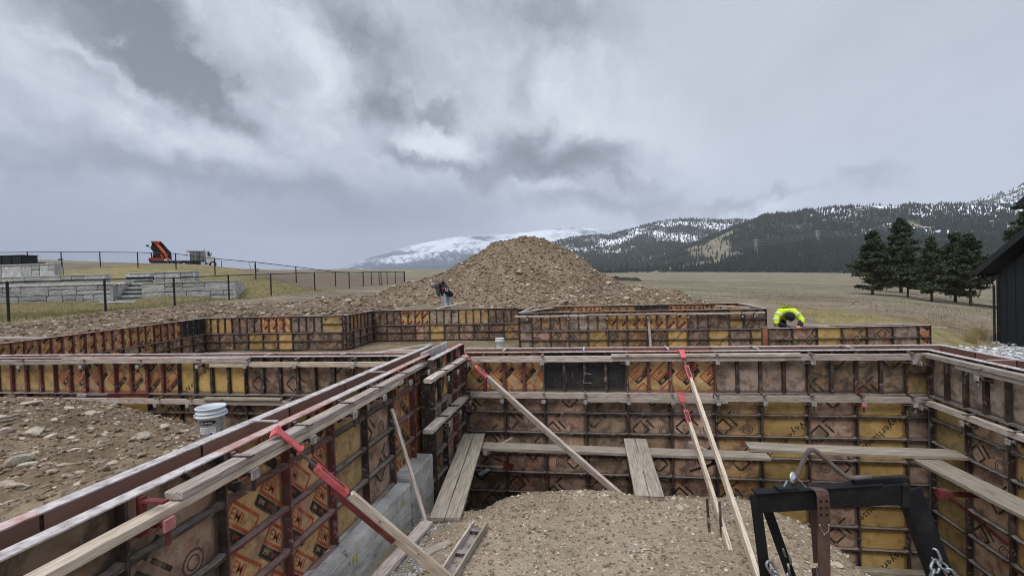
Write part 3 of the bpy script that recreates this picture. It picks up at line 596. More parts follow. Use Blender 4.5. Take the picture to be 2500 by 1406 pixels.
SECOND = [(-14, 1.7), (-12.56, 2.19), (-9.13, 3.15), (-6.2, 3.78), (-3.53, 4.4), (-1.85, 4.67), (0.05, 4.78), (2.87, 4.93), (4.4, 5.22), (6.41, 5.76), (8.68, 6.12), (10.89, 6.1), (13.58, 5.82), (15.64, 5.61), (19.71, 4.98), (25, 3.9)]
SNOW = [(-32.5, 1.35), (-31.74, 1.5), (-28.77, 1.83), (-27.0, 2.48), (-24.75, 3.23), (-21.05, 4.25), (-17.27, 4.99), (-13.9, 5.3), (-9.06, 5.46), (-5.18, 5.71), (-1.82, 5.86), (0.55, 5.56), (1.94, 5.21), (2.88, 5.4), (4.25, 5.09), (7.39, 4.04), (11.7, 2.4), (14, 1.8)]
def front_zone(ad, t, X, Y, n):
    p = fbm(X/70, Y/160, 5, 91, .6); snow = .42*smooth01((t-.72)/.25)*smooth01((ad-13)/8)+.30*smooth01((ad-21)/5)*smooth01((t-.28)/.2)+.12*smooth01((ad-30)/5)*smooth01((t-.3)/.2)-.05-.4*smooth01((.4-t)/.3)+.8*p
    g = fbm(X/120, Y/200, 4, 92); grass = smooth01((18.5-ad)/5)*smooth01((ad-3)/2)*.66*(1-.45*smooth01((t-.45)/.45))+1.0*g-.06
    return snow, grass
def second_zone(ad, t, X, Y, n):
    return smooth01((t-.25)/.5)*.42+.13+.8*fbm(X/90, Y/200, 5, 93, .6), np.zeros_like(t)
def snow_zone(ad, t, X, Y, n):
    lo = smooth01((.17-t)/.1)*smooth01((ad+27)/5)
    st = np.abs(np.sin((ad*3.4+t*5.0+.8*np.sin(ad*1.3))*1.0)); return .41+.24*t-.20*smooth01((.45-st)/.3)*smooth01((.75-t)/.2)-.30*smooth01((.22-t)/.12)*smooth01((-17-ad)/7)-.24*smooth01(np.sin(ad*.55+t*9.5)-.2)+.5*fbm(X/900, Y/2500, 4, 94), lo  # dark stripes along the gullies paint in shade as well as bare rock
def gullies(X, Y, t, ad):
    return .085*np.abs(np.sin((ad*3.4+t*5.0+.8*np.sin(ad*1.3))*1.0))*smooth01((.75-t)*3)
_, HF = hill('wooded_hill', FRONT, 950, 2100, FOOT_EL, HILLM, front_zone, 460, 90)
_, HR = hill('snowy_ridge', RIGHT, 2200, 3600, [(17, 1.5), (48, 1.5)], HILLM, lambda ad, t, X, Y, n: (smooth01((t-.2)/.5)*.2+.34+.10*smooth01((ad-34)/4)+.6*fbm(X/80, Y/200, 5, 95, .6), 0*t), 200, 40)
_, HS = hill('snow_dusted_hill', SECOND, 1700, 3300, [(-14, .9), (25, .9)], HILLM, second_zone, 380, 70)
hill('snowy_mountain', SNOW, 5200, 9200, [(-33, 1.45), (-28, 1.55), (-12, 1.3), (14, .8)], SNOWM, snow_zone, 460, 110, .07, gullies)

# far-off wood on the hillsides: reads as one mass
FORM = mat('conifer_needles_far', [(.3, (.014, .022, .016)), (.6, (.026, .037, .027)), (.8, (.045, .055, .042))], .08, 1, 0, island=.2)
def far_trees(name, H, n, hmin, hmax, dens, seed, parent=None):
    X, Y, Z, ad, t, nn = H; rr = np.random.RandomState(seed); na, nt = X.shape
    i = rr.uniform(0, na-1.001, n*4); j = rr.uniform(0, nt-1.001, n*4); i0 = i.astype(int); j0 = j.astype(int); fi, fj = i-i0, j-j0
    def bl(Q): return (Q[i0, j0]*(1-fi)+Q[i0+1, j0]*fi)*(1-fj)+(Q[i0, j0+1]*(1-fi)+Q[i0+1, j0+1]*fi)*fj
    a, tt = bl(ad), bl(t); x, y, z = bl(X), bl(Y), bl(Z)
    ok = (rr.uniform(0, 1, n*4) < dens(a, tt, x, y)) & (tt > .0) & (tt < 1.06)
    x, y, z = x[ok][:n], y[ok][:n], z[ok][:n]; k = len(x); h = rr.uniform(hmin, hmax, k)*rr.uniform(.75, 1.15, k); r = h*rr.uniform(.15, .23, k)
    rings = [(.04, .75), (.36, .98), (.36, .62), (.66, .66), (.66, .42), (1.0, .02)]; ns = 5; V = np.zeros((k, len(rings)*ns, 3)); a0 = rr.uniform(0, 6.28, k)
    for q, (zz, w) in enumerate(rings):
        for s in range(ns):
            an = a0+2*math.pi*s/ns+.3*q; ww = w*r*rr.uniform(.7, 1.25, k)
            V[:, q*ns+s] = np.stack([x+ww*np.cos(an), y+ww*np.sin(an), z-1+h*zz*rr.uniform(.95, 1.03, k)], -1)
    F = []
    for q in range(len(rings)-1):
        for s in range(ns): F.append((q*ns+s, q*ns+(s+1) % ns, (q+1)*ns+(s+1) % ns, (q+1)*ns+s))
    F = np.array(F); FF = (F[None]+(np.arange(k)*len(rings)*ns)[:, None, None]).reshape(-1, 4)
    return tag(put(name, npmesh(name, V.reshape(-1, 3), FF, FORM, False)), kind='stuff')
def dens_front(a, t, x, y):
    n = fbm(x/160, y/160, 4, 71); g = front_zone(a, t, x, y, None)
    d = .98+.5*n-2.2*np.clip(g[1]-.12, 0, 1)-.9*np.clip(g[0]-.22, 0, .8)
    return np.clip(d, np.where(g[1] > .3, .004, .3), 1)*smooth01((t+.02)/.05)
far_trees('hillside_forest', HF, 26000, 8, 15, dens_front, 81)
far_trees('hillside_forest', HS, 17000, 9, 18, lambda a, t, x, y: np.clip(.95-.30*smooth01(t*1.3)-.8*fbm(x/90, y/200, 5, 93, .6), .2, 1), 82)
far_trees('hillside_forest', HR, 6000, 10, 18, lambda a, t, x, y: np.clip(.7+.9*fbm(x/300, y/300, 4, 73), .2, 1), 83)

# ------------------------------------------------------------ STAMPS PRINTED ON THE FORM PLYWOOD
FT = .3048
_glyph = {}
def glyphs(txt):
    """triangles of a word, cap height 1, starting at x = 0"""
    if txt in _glyph: return _glyph[txt]
    cu = bpy.data.curves.new('word', 'FONT'); cu.body = txt; cu.resolution_u = 1; cu.size = 1.4; cu.offset = .008
    ob = bpy.data.objects.new('word', cu); COL.objects.link(ob)
    dg = bpy.context.evaluated_depsgraph_get(); me = bpy.data.meshes.new_from_object(ob.evaluated_get(dg))
    me.calc_loop_triangles(); v = np.array([q.co[:2] for q in me.vertices]); t = [[tuple(v[i]) for i in tr.vertices] for tr in me.loop_triangles]
    x0 = v[:, 0].min(); t = [[((x-x0), y) for x, y in tr] for tr in t]; w = v[:, 0].max()-x0
    bpy.data.objects.remove(ob); bpy.data.curves.remove(cu); bpy.data.meshes.remove(me)
    _glyph[txt] = (t, w); return _glyph[txt]
def clip(poly, w, h, m=.004):
    for ax, lim, sg in ((0, m, 1), (0, w-m, -1), (1, m, 1), (1, h-m, -1)):
        out = []
        for i in range(len(poly)):
            a, b = poly[i-1], poly[i]; da, db = (a[ax]-lim)*sg, (b[ax]-lim)*sg
            if (da >= 0) != (db >= 0):
                t = da/(da-db); out.append((a[0]+(b[0]-a[0])*t, a[1]+(b[1]-a[1])*t))
            if db >= 0: out.append(b)
        poly = out
        if len(poly) < 3: return None
    return poly
class Print:
    def __init__(s): s.p = []
    def poly(s, pts, mi, o=(0, 0), th=0, sc=1):
        c, q = math.cos(th)*sc, math.sin(th)*sc
        s.p.append(([(o[0]+x*c-y*q, o[1]+x*q+y*c) for x, y in pts], mi))
    def rect(s, x0, y0, x1, y1, mi, o, th): s.poly([(x0, y0), (x1, y0), (x1, y1), (x0, y1)], mi, o, th)
    def outline(s, x0, y0, x1, y1, t, mi, o, th):
        s.rect(x0, y0, x1, y0+t, mi, o, th); s.rect(x0, y1-t, x1, y1, mi, o, th); s.rect(x0, y0+t, x0+t, y1-t, mi, o, th); s.rect(x1-t, y0+t, x1, y1-t, mi, o, th)
    def word(s, txt, x, y, size, mi, o, th):
        c, q = math.cos(th), math.sin(th)
        for tr in glyphs(txt)[0]: s.poly([(x+a*size, y+b*size) for a, b in tr], mi, o, th)
    def ring(s, r, t, mi, o, n=14):
        for k in range(n):
            a, b = 2*math.pi*k/n, 2*math.pi*(k+1)/n
            s.poly([(r*math.cos(a), r*math.sin(a)), (r*math.cos(b), r*math.sin(b)), ((r-t)*math.cos(b), (r-t)*math.sin(b)), ((r-t)*math.cos(a), (r-t)*math.sin(a))], mi, o)
def stamp_blocks(w, h, th, rr, fine):
    """repeating red and black word blocks"""
    P = Print(); c, q = math.cos(th), math.sin(th); ox, oy = rr.uniform(0, .4), rr.uniform(0, .3)
    R_ = int((w+h)/.3)+4
    for j in range(-R_, R_):
        for i in range(-R_, R_):
            u, v_ = i*.47+(j % 2)*.22+ox, j*.245+oy; o = (u*c-v_*q, u*q+v_*c)
            if not (-.4 < o[0] < w+.4 and -.4 < o[1] < h+.4): continue
            P.outline(0, 0, .33, .135, .021, 2, o, th); P.word('EMI', .04, .034, .068, 2, o, th)
            P.rect(.0, -.078, .29, -.008, 1, o, th)
            if fine: P.word('EMI', .15, -.056, .030, 2, o, th); P.word('EMI', .04, -.056, .030, 4, o, th); P.rect(.02, -.085, .2, -.080, 3, o, th)
            else: P.rect(.15, -.056, .23, -.026, 2, o, th)
    return P.p
def stamp_diamonds(w, h, rr, fine, rot=0):
    """broken black diamonds round a red S, and round stamps"""
    P = Print(); th = math.radians(45)
    ph = rr.uniform(0, .5); y = -.2+ph*.6
    k = 0
    while y < h+.2:
        for x in ((rr.uniform(.02, .2)+(.28 if k % 2 else 0)), ) if w < .9 else (rr.uniform(0, .2)+(.28 if k % 2 else 0), .62+rr.uniform(0, .2)+(.28 if k % 2 else 0)):
            o = (x, y); L, t, g = .195, .026, .022
            P.rect(g, 0, L-g*.2, t, 1, o, th); P.rect(0, g, t, L-g, 1, o, th); P.rect(g, L-t, L-g, L, 1, o, th); P.rect(L-t, g, L, L-g*.2, 1, o, th)
            P.rect(L+.045, -.02, L+.045+t, L*.72, 1, o, th); P.rect(L+.045, L*.72+.03, L+.045+L*.6, L*.72+.03+t, 1, o, th)
            if rr.uniform() < .6: P.word('S', -.028, -.042, .085, 5, (x, y+L*.707), 0)
            if rr.uniform() < .6:
                cx, cy = x+(.33 if x < w*.4 else -.2), y+.12; P.ring(.075, .013, 3, (cx, cy)); P.ring(.045, .010, 3, (cx, cy), 10)
        y += .47+rr.uniform(-.04, .05); k += 1
    return P.p
def stamp_words(w, h, rr, flip=False):
    """maker's name running diagonally, with its triangle"""
    P = Print(); th = math.radians(45 if not flip else 225); o0 = rr.uniform(-.35, .15)
    n = 0; y = -.9+o0
    while y < h+.9:
        o = (-.12+.1*rr.uniform(), y) if not flip else (w+.12, y+.5)
        P.word('Weyerhaeuser', .20, 0, .105, 1, o, th)
        s_ = .15                                                     # triangle cut by a slanted notch
        P.poly([(.0, -.01), (.055, -.01), (.095, .085), (.075, .14)], 1, o, th); P.poly([(.085, .15), (.105, .09), (.125, .04), (.165, -.01)], 1, o, th); P.poly([(.065, -.01), (.115, -.01), (.10, .03)], 1, o, th)
        y += .92
    return P.p
_pm = {}
def ply_mesh(kind, orient, w, h, var, near):
    key = (kind, orient, round(w, 3), round(h, 3), var, near)
    if key in _pm: return _pm[key]
    mb = MB(); t = .009; rr = np.random.RandomState(hash((kind, var)) % 1000 if False else (ord(kind[0])*31+var*7+(3 if orient == 'v' else 0)))
    xs = [t, w-t]; zs = [t, h-t]
    if orient == 'v': xs = [t]+[k*FT for k in range(1, int(w/FT+.3)) if k*FT < w-.1]+[w-t]
    elif orient == 'h': zs = [t]+[k*FT for k in range(1, int(h/FT+.3)) if k*FT < h-.1]+[h-t]
    elif orient == 'm': zs = [t, h*.5, h-t]
    uvs = []
    for i in range(len(xs)-1):
        for j in range(len(zs)-1):
            mb.raw([(xs[i], 0, zs[j]), (xs[i+1], 0, zs[j]), (xs[i+1], 0, zs[j+1]), (xs[i], 0, zs[j+1])], [(0, 1, 2, 3)], 0); uvs += [(0, 0), (1, 0), (1, 1), (0, 1)]
    mb.raw([(t, .014, t), (w-t, .014, t), (w-t, .014, h-t), (t, .014, h-t)], [(3, 2, 1, 0)], 6); uvs += [(0, 1), (1, 1), (1, 0), (0, 0)]
    pr = []
    if kind[0] == 'E': pr = stamp_blocks(w, h, math.radians(45 if orient == 'v' else -42), rr, near)
    elif kind[0] in 'DQA': pr = stamp_diamonds(w, h, rr, near)
    elif kind == 'Y': pr = stamp_words(w, h, rr, var % 2 == 1)
    for poly, mi in pr:
        q = clip(poly, w, h, t)
        if q is None: continue
        y = -.0012 if mi not in (2, 4) else -.0018
        mb.raw([(x, y, z) for x, z in q], [tuple(range(len(q)))], mi); uvs += [(.5, .5)]*len(q)
    me = mb.mesh('plywood_sheet', [PLY[kind[0]], INK_B, INK_R, INK_F, INK_C, INK_DR, FACE])
    uv = me.uv_layers.new(name='UVMap'); uv.data.foreach_set('uv', np.array(uvs, np.float32).ravel())
    _pm[key] = me; return me
_fm = {}
def frame_mesh(orient, w, h, red):
    key = (orient, round(w, 3), round(h, 3), red)
    if key in _fm: return _fm[key]
    mb = MB(); t = .008; d = .062
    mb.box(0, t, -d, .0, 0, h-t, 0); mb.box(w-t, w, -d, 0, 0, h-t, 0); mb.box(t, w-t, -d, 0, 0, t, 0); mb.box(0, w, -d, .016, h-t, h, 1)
    if orient == 'v':
        for k in range(1, int(w/FT+.3)):
            if k*FT < w-.1:
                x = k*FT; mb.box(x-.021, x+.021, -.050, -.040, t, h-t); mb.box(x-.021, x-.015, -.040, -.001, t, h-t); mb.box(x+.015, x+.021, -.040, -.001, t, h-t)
    elif orient == 'h' or orient == 'm':
        zs = [k*FT for k in range(1, int(h/FT+.3)) if k*FT < h-.1] if orient == 'h' else [h*.5]
        for z in zs:
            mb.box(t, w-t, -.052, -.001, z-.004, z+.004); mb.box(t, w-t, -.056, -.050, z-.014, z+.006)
            for x0, x1 in ((t, t+.045), (w-t-.045, w-t)):             # flared ends of the cross bars
                a, b = (x0, x1) if x0 == t else (x1, x0)
                mb.raw([(a, -.054, z+.018), (b, -.054, z+.0065), (a, -.054, z-.020), (a, -.002, z+.018), (b, -.002, z+.0065), (a, -.002, z-.020)], [(0, 1, 2), (3, 5, 4), (0, 3, 4, 1), (1, 4, 5, 2)])
    for z in np.arange(.15, h-.05, FT):                                # pin holes and wedges along the side rails
        mb.box(w-.022, w+.022, -.050, -.034, z-.010, z+.010) if (int(z*10) % 2 == 0) else None
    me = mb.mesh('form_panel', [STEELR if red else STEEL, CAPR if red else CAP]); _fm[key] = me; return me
def panel(wall, kind, orient, x, ztop, w, h, var=0, near=False, red=None, label=None, back=False):
    red = (kind[0] == 'E') if red is None else red
    p = put('form_panel', frame_mesh(orient, w, h, red), wall, (x, 0, ztop-h))
    s = put('plywood_sheet', ply_mesh(kind, orient, w, h, var, near), p)
    if label: tag(p, label)
    return p
KLAB = {'E': None, 'D': None, 'Y': None, 'K': 'panel with black painted plywood', 'P': None, 'O': None}
def wallthing(label, o, xdir, name='formwork_wall', group=None):
    xd = Vector(xdir).normalized(); M = frame(o, xd, Vector((0, 0, 1)).cross(xd), (0, 0, 1))
    return thing(name, label, 'formwork wall', mat=M, group=group)
def board_mesh(L, w, t, m, seed=0, bow=.004, n=8, end=None):
    """timber along local x, starting at 0: slightly bowed and uneven, arrises eased"""
    rr = np.random.RandomState(seed); vs = []; fs = []; e = min(w, t)*.10
    sec = [(-w/2+e, -t/2), (w/2-e, -t/2), (w/2, -t/2+e), (w/2, t/2-e), (w/2-e, t/2), (-w/2+e, t/2), (-w/2, t/2-e), (-w/2, -t/2+e)]
    b1, b2 = rr.uniform(-1, 1, 2)*bow
    for i in range(n+1):
        x = L*i/n; s = math.sin(math.pi*i/n); j = rr.normal(0, .0012, 16)
        for k, (y, z) in enumerate(sec): vs.append((x+(rr.uniform(-.006, .006) if i in (0, n) else 0), y+b1*s+j[k], z+b2*s+j[8+k]))
    for i in range(n):
        for k in range(8): fs.append((i*8+k, (i+1)*8+k, (i+1)*8+(k+1) % 8, i*8+(k+1) % 8))
    fs += [tuple(range(8)), tuple(range(n*8, n*8+8))[::-1]]
    return MB().raw(vs, fs).mesh('board', m)
_cm = {}
def clamp_mesh(red=False):
    """bracket that holds a waler to the forms: upright, square plate, bent wire"""
    if red in _cm: return _cm[red]
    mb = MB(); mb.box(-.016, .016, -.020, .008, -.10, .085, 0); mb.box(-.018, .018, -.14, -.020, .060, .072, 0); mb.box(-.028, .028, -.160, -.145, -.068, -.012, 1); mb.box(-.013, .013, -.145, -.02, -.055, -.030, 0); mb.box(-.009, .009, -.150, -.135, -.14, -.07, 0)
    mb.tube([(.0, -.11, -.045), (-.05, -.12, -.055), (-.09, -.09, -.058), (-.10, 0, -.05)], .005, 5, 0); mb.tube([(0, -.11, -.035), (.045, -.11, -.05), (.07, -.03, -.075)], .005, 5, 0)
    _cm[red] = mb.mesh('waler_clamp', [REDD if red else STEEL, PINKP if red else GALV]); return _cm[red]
_seed = [100]
def waler(wall, x0, x1, z, y=-.10, w=.04, t=.088, m=None, yaw=0., tilt=0.):
    _seed[0] += 1
    return put('waler', board_mesh(x1-x0, w, t, m or WOOD, _seed[0]), wall, (x0, y, z), (0, -tilt, yaw))
def clamps(wall, xs, z, y=-.062, red=()):
    for i, x in enumerate(xs): put('waler_clamp', clamp_mesh(i in red), wall, (x, y, z))
def ties(wall, x0, x1, y, step=.61, z=-.03):
    mb = MB().box(-.012, .012, 0, y, -.004, .004); me = mb.mesh('spreader_tie', CAP)
    for x in np.arange(x0, x1, step): put('spreader_tie', me, wall, (x, 0, z+.045))
def back_form(wall, x0, x1, y, h, kinds='D', w=.6096, z=0., red=(), orient='h'):
    """outer form: its steel side looks away; turned half round"""
    n = max(1, int(round((x1-x0)/w))); w = (x1-x0)/n
    for i in range(n):
        p = put('form_panel', frame_mesh(orient, w, h, i in red), wall, (x1-i*w, y, z-h), (0, 0, math.pi))
        put('plywood_sheet', ply_mesh(kinds[i % len(kinds)], orient, w, h, i % 3, False), p)

# ------------------------------------------------------------ THE FORMWORK WALLS
# right room, back wall: 10 ft high, top row of panels laid on their sides
RX0, RX1, RY = -1.952, 4.449, 7.26
wr = wallthing('long formwork wall closing the back of the deep right-hand pit, planks running along it', (RX0, RY, 0), (1, 0, 0))
L4 = 4*FT; x = 0
for i, (k, lab) in enumerate((('E', None), ('K', 'panel with black painted plywood and a bent wire handle'), ('E', None), ('P', 'panel with bare tan plywood'), ('D', None))):
    panel(wr, k, 'v', x, 0, L4, 2*FT, i, True, label=lab); x += L4
panel(wr, 'O', 'm', x, 0, FT*.99, 2*FT, 0, False, red=False)
for i, k in enumerate('DDQDDQAYQYP'):
    w = 2*FT if i < 10 else FT*.99
    panel(wr, k, 'h', i*2*FT, -2*FT, w, 8*FT, i, True, red=False)
put('corner_post', MB().box(6.405, 6.43, -.06, 0, -3.05, 0).box(6.43, 6.46, -.06, .0, -3.05, -.65).mesh('corner_post', GREYP), wr)
put('handle', MB().tube([(1.92, -.06, -.33), (1.82, -.10, -.31), (1.81, -.10, -.45), (1.92, -.06, -.46)], .006, 6).mesh('handle', GALV), wr)
waler(wr, .12, 2.24, -.095, -.115); waler(wr, 2.22, 4.75, -.048, -.125, t=.04, w=.085, m=WOOD); waler(wr, 2.23, 4.55, -.102, -.115, t=.06, m=WOOD); waler(wr, 4.55, 6.25, -.085, -.115)
waler(wr, .10, 3.6, -.635, -.115); waler(wr, 1.85, 3.8, -.70, -.118, t=.06); waler(wr, 3.62, 6.3, -.66, -.115, t=.085)
clamps(wr, [1.215, 2.44, 3.66, 4.88, 6.1], -.10); clamps(wr, [.6, 1.22, 1.83, 2.44, 3.05, 3.66, 4.27, 4.88, 5.49, 6.1], -.665, red=(8,))
back_form(wr, -.1, 6.86, .37, 4*FT, 'DPD', .61, red=(5, 6, 7))
ties(wr, .6, 6.4, .37, 1.22)

# left wall of the pit: runs from under the camera to the back wall
wl = wallthing('formwork wall running along the left of the pit with red-framed printed panels over a concrete footing', (-2.20, .07, .14), (0, 1, 0))
yb = [.07, .68, 1.28, 1.89, 2.5, 3.1, 3.7, 4.3, 4.93]
for i, k in enumerate('PDDQEEOQ'):
    w = yb[i+1]-yb[i]
    panel(wl, k, 'h', yb[i]-.07, 0, w, 8*FT, i % 4 if k != 'E' else i % 2, True, red=(k == 'E'), label='panel with clean ochre plywood' if k == 'O' else None)
panel(wl, 'E', 'h', 4.86, 0, .62, 8*FT, 1, True); panel(wl, 'E', 'h', 5.48, 0, .63, 8*FT, 0, True)
waler(wl, .1, 4.9, -.105, -.125, t=.045, w=.085, m=WOODN); waler(wl, 2.0, 5.68, -.060, -.135, t=.042, w=.095, m=WOOD, yaw=.006)
clamps(wl, [1.89, 2.48, 3.09, 3.71, 4.31, 4.99, 5.59], -.10, -.062, red=(0,))
back_form(wl, -.1, 6.98, .22, 8*FT, 'PD', .91, red=(6, 7))
ties(wl, 1.2, 6.6, .22, 1.8)
# short stepped-out length of the same wall near the corner
wj = wallthing('short stepped-out formwork wall in the back left corner of the pit, standing slightly higher', (-2.01, 5.74, .14), (0, 1, 0))
panel(wj, 'E', 'v', 0, 0, .76, 2*FT, 4, True, red=False); panel(wj, 'D', 'v', .76, 0, .70, 2*FT, 2, True, red=True)
for i, k in enumerate('DPD'): panel(wj, k, 'h', i*.487, -2*FT, .487, 8*FT, i, True, red=(i == 1))
put('back_plate', MB().box(.30, 1.40, .19, .215, -.35, .035).mesh('back_plate', CONC), wj)
put('end_plate', MB().box(-.010, -.002, 0.0, .12, -2.9, -.02).mesh('end_plate', STEEL), wj)
waler(wj, -.42, 1.30, -.18, -.125, t=.045, w=.10)
waler(wj, -.45, 1.2, -.76, -.115, t=.05, w=.12)
clamps(wj, [.12, .55, 1.1], -.22); clamps(wj, [.1, .6, 1.15], -.79)

# right wall of the pit
w3 = wallthing('formwork wall down the right side of the pit with bare tan upper panels', (4.436, 7.19, 0), (0, -1, 0))
for i, k in enumerate('PPOPD'): panel(w3, k, 'v', i*L4, 0, L4, 2*FT, i, True, red=False)
for i, k in enumerate('OQYDODYDOD'): panel(w3, k, 'h', i*2*FT+.03, -2*FT, 2*FT, 8*FT, i+2, True, red=False)
put('corner_post', MB().box(.0, .028, -.062, 0.0, -3.05, -.65).mesh('corner_post', GREYP), w3)
waler(w3, .08, 4.4, -.055, -.13, t=.06, w=.075, m=WOOD); waler(w3, .62, 3.0, -.115, -.115, t=.045, w=.05, m=WOODN)
waler(w3, .08, 5.0, -.68, -.12, t=.075, w=.05, m=WOOD)
clamps(w3, [.12, 1.05, 2.2], -.12); clamps(w3, [.12, .82, 1.45, 2.4], -.70)
back_form(w3, -.40, 6.3, .37, 4*FT, 'PD', .61, red=(1,))
ties(w3, .9, 5.5, .37, 1.0)

# left room, back wall
w4 = wallthing('formwork wall across the left behind the stony backfill, its top row ochre and tan', (-10.97, 6.97, 0), (1, 0, 0))
x = -.63; i = 0
for k in 'POEEYDDD':
    w = min(L4, 8.5-x)
    if w < .2: break
    panel(w4, k, 'v', x, 0, w, 2*FT, i, True, red=(k in 'EO')); x += w; i += 1
for i, k in enumerate('DQADDYAQDDQDAD'):
    w = min(2*FT, 8.5-i*2*FT)
    if w < .1: break
    panel(w4, k, 'h', i*2*FT, -2*FT, w, 6*FT, i+3, True, red=False)
waler(w4, .2, 2.6, -.065, -.115, t=.085); waler(w4, 2.1, 5.62, -.045, -.125, t=.085, m=WOOD); waler(w4, 4.9, 8.45, -.115, -.115, t=.075, m=WOODN)
waler(w4, .9, 5.9, -.715, -.115, t=.085); waler(w4, 4.8, 6.15, -.655, -.135, t=.035, w=.09, m=PLANK); waler(w4, 5.9, 8.45, -.72, -.115, t=.08)
clamps(w4, [1.3, 2.55, 3.65, 4.75, 5.6, 6.45, 7.4], -.09); clamps(w4, [1.0, 2.0, 3.95, 4.55, 5.15, 6.3, 7.2], -.72)
back_form(w4, -.1, 8.45, .29, 4*FT, 'DP', .81, red=(0, 3))
ties(w4, .6, 8.0, .29, 1.3)

# far walls round the middle rooms
w5 = wallthing('long slanting formwork wall of red-ribbed printed panels on the far left', (-13.15, 7.4, 0), (-1.45, 8.95, 0))
x = 0
for i in range(7):
    panel(w5, 'E' if i < 6 else 'K', 'v', x, 0, L4+.06, 2*FT, i % 3, False, red=(i < 6)); x += L4+.06
for i in range(14): panel(w5, 'DQDAYDEEQEDDQD'[i], 'h', i*.639, -2*FT, .639, 4*FT, i, False, red=False)
w6 = wallthing('far formwork wall left of the inner corner with two ochre panels low down', (-14.64, 16.33, 0), (1, 0, 0))
x = 0
for i, k in enumerate('YDEP'): panel(w6, k, 'v', x, 0, L4, 2*FT, i, False); x += L4
panel(w6, 'O', 'm', x, 0, 5.72-x, 2*FT, 0, False, red=False)
for i, k in enumerate('QDDYAYD'):
    panel(w6, k, 'h', .05+i*2*FT, -2*FT, 2*FT, 4*FT, i+1, False, red=False)
panel(w6, 'D', 'h', .05+8*2*FT-2*FT, -2*FT, 1.385, 4*FT, 1, False, red=False)
put('corner_post', MB().box(5.70, 5.80, -.03, .09, -1.9, .0).mesh('corner_post', STEEL), w6)
put('corner_post', MB().box(-.02, .06, -.03, .09, -1.9, .0).mesh('corner_post', STEEL), w6)
w7 = wallthing('short return formwork wall at the inner corner with narrow ochre strips', (-8.88, 16.38, 0), (-.05, 2.35, 0))
panel(w7, 'O', 'v', .35, 0, L4, 2*FT, 1, False, red=True); panel(w7, 'P', 'm', 0, 0, .35, 2*FT, 0, False); panel(w7, 'D', 'v', .35+L4, 0, .75, 2*FT, 0, False)
for i in range(4): panel(w7, 'DPDD'[i], 'h', i*.587, -2*FT, .587, 4*FT, i, False, red=False)
w8 = wallthing('far formwork wall in front of the bent worker, orange and brown panels', (-8.93, 18.78, 0), (1, 0, 0))
x = 0
for i, k in enumerate('DEPOD'): panel(w8, k, 'v', x, 0, L4, 2*FT, i, False, red=(k == 'E')); x += L4
for i, k in enumerate('DDDQYDQDDA'): panel(w8, k, 'h', i*2*FT, -2*FT, 2*FT, 4*FT, i+4, False, red=False)
put('corner_post', MB().box(-.03, .06, -.06, .06, -1.9, .0).mesh('corner_post', STEEL), w8)
w9 = wallthing('boxed-in formwork in the middle distance with doubled timber along its front', (-2.37, 15.82, 0), (1, -.03, 0))
x = 0
panel(w9, 'P', 'm', 0, 0, .42, 2*FT, 0, False); x = .42
for i, k in enumerate('DPEED'): panel(w9, k, 'v', x, 0, L4, 2*FT, i, False, red=(k == 'E')); x += L4
panel(w9, 'O', 'm', x, 0, .41, 2*FT, 1, False, red=False); panel(w9, 'D', 'm', x+.41, 0, 7.57-x-.41, 2*FT, 1, False)
panel(w9, 'P', 'h', 0, -2*FT, .42, 4*FT, 0, False, red=False)
for i, k in enumerate('QDDYDADYDYP'): panel(w9, k, 'h', .42+i*2*FT, -2*FT, 2*FT, 4*FT, i+2, False, red=False)
panel(w9, 'O', 'h', .42+22*FT, -2*FT, 7.57-.42-22*FT, 4*FT, 0, False, red=False)
waler(w9, -.12, 7.5, -.12, -.115, t=.05, m=WOOD); waler(w9, 2.2, 4.95, -.10, -.16, t=.05, w=.07, m=PLANK)
clamps(w9, [.3, .42+L4, .42+2*L4, 4.1, .42+4*L4, 6.85, 7.2], -.17)
# back and sides of the box
Minv = w9.matrix_world.inverted()
for i in range(6):
    p = put('form_panel', frame_mesh('v', L4, 2*FT, i in (0, 1, 4)), w9, (.25+i*L4, 3.12, -2*FT)); put('plywood_sheet', ply_mesh('EEYKEE'[i], 'v', L4, 2*FT, i % 3, False), p)
for xx, rz in ((.02, -math.pi/2), (7.54, math.pi/2)):
    for i in range(2):
        yy = .05+i*1.53 if rz > 0 else 1.58+i*1.53
        p = put('form_panel', frame_mesh('v', 1.52, 4*FT, False), w9, (xx, yy, -4*FT), (0, 0, rz)); put('plywood_sheet', ply_mesh('P', 'v', 1.52, 4*FT, i, False), p)
waler(w9, 0, 2.6, -.02, .35, t=.04, w=.1, yaw=R(72)); waler(w9, 6.7, 8.2, -.06, 2.6, t=.04, w=.1, yaw=R(-60))
w10 = wallthing('lower formwork wall on the far right that the worker in yellow leans over', (4.56, 13.62, -.38), (1, .055, 0))
for i, k in enumerate('DQYADP'): panel(w10, k, 'h', i*2*FT, 0, 2*FT, 3*FT, i+6, False, red=False)
panel(w10, 'E', 'h', 12*FT, 0, .2+FT*.25, 3*FT, 1, False, red=False)
back_form(w10, 0, 3.9, .36, 3*FT, 'D', .65)

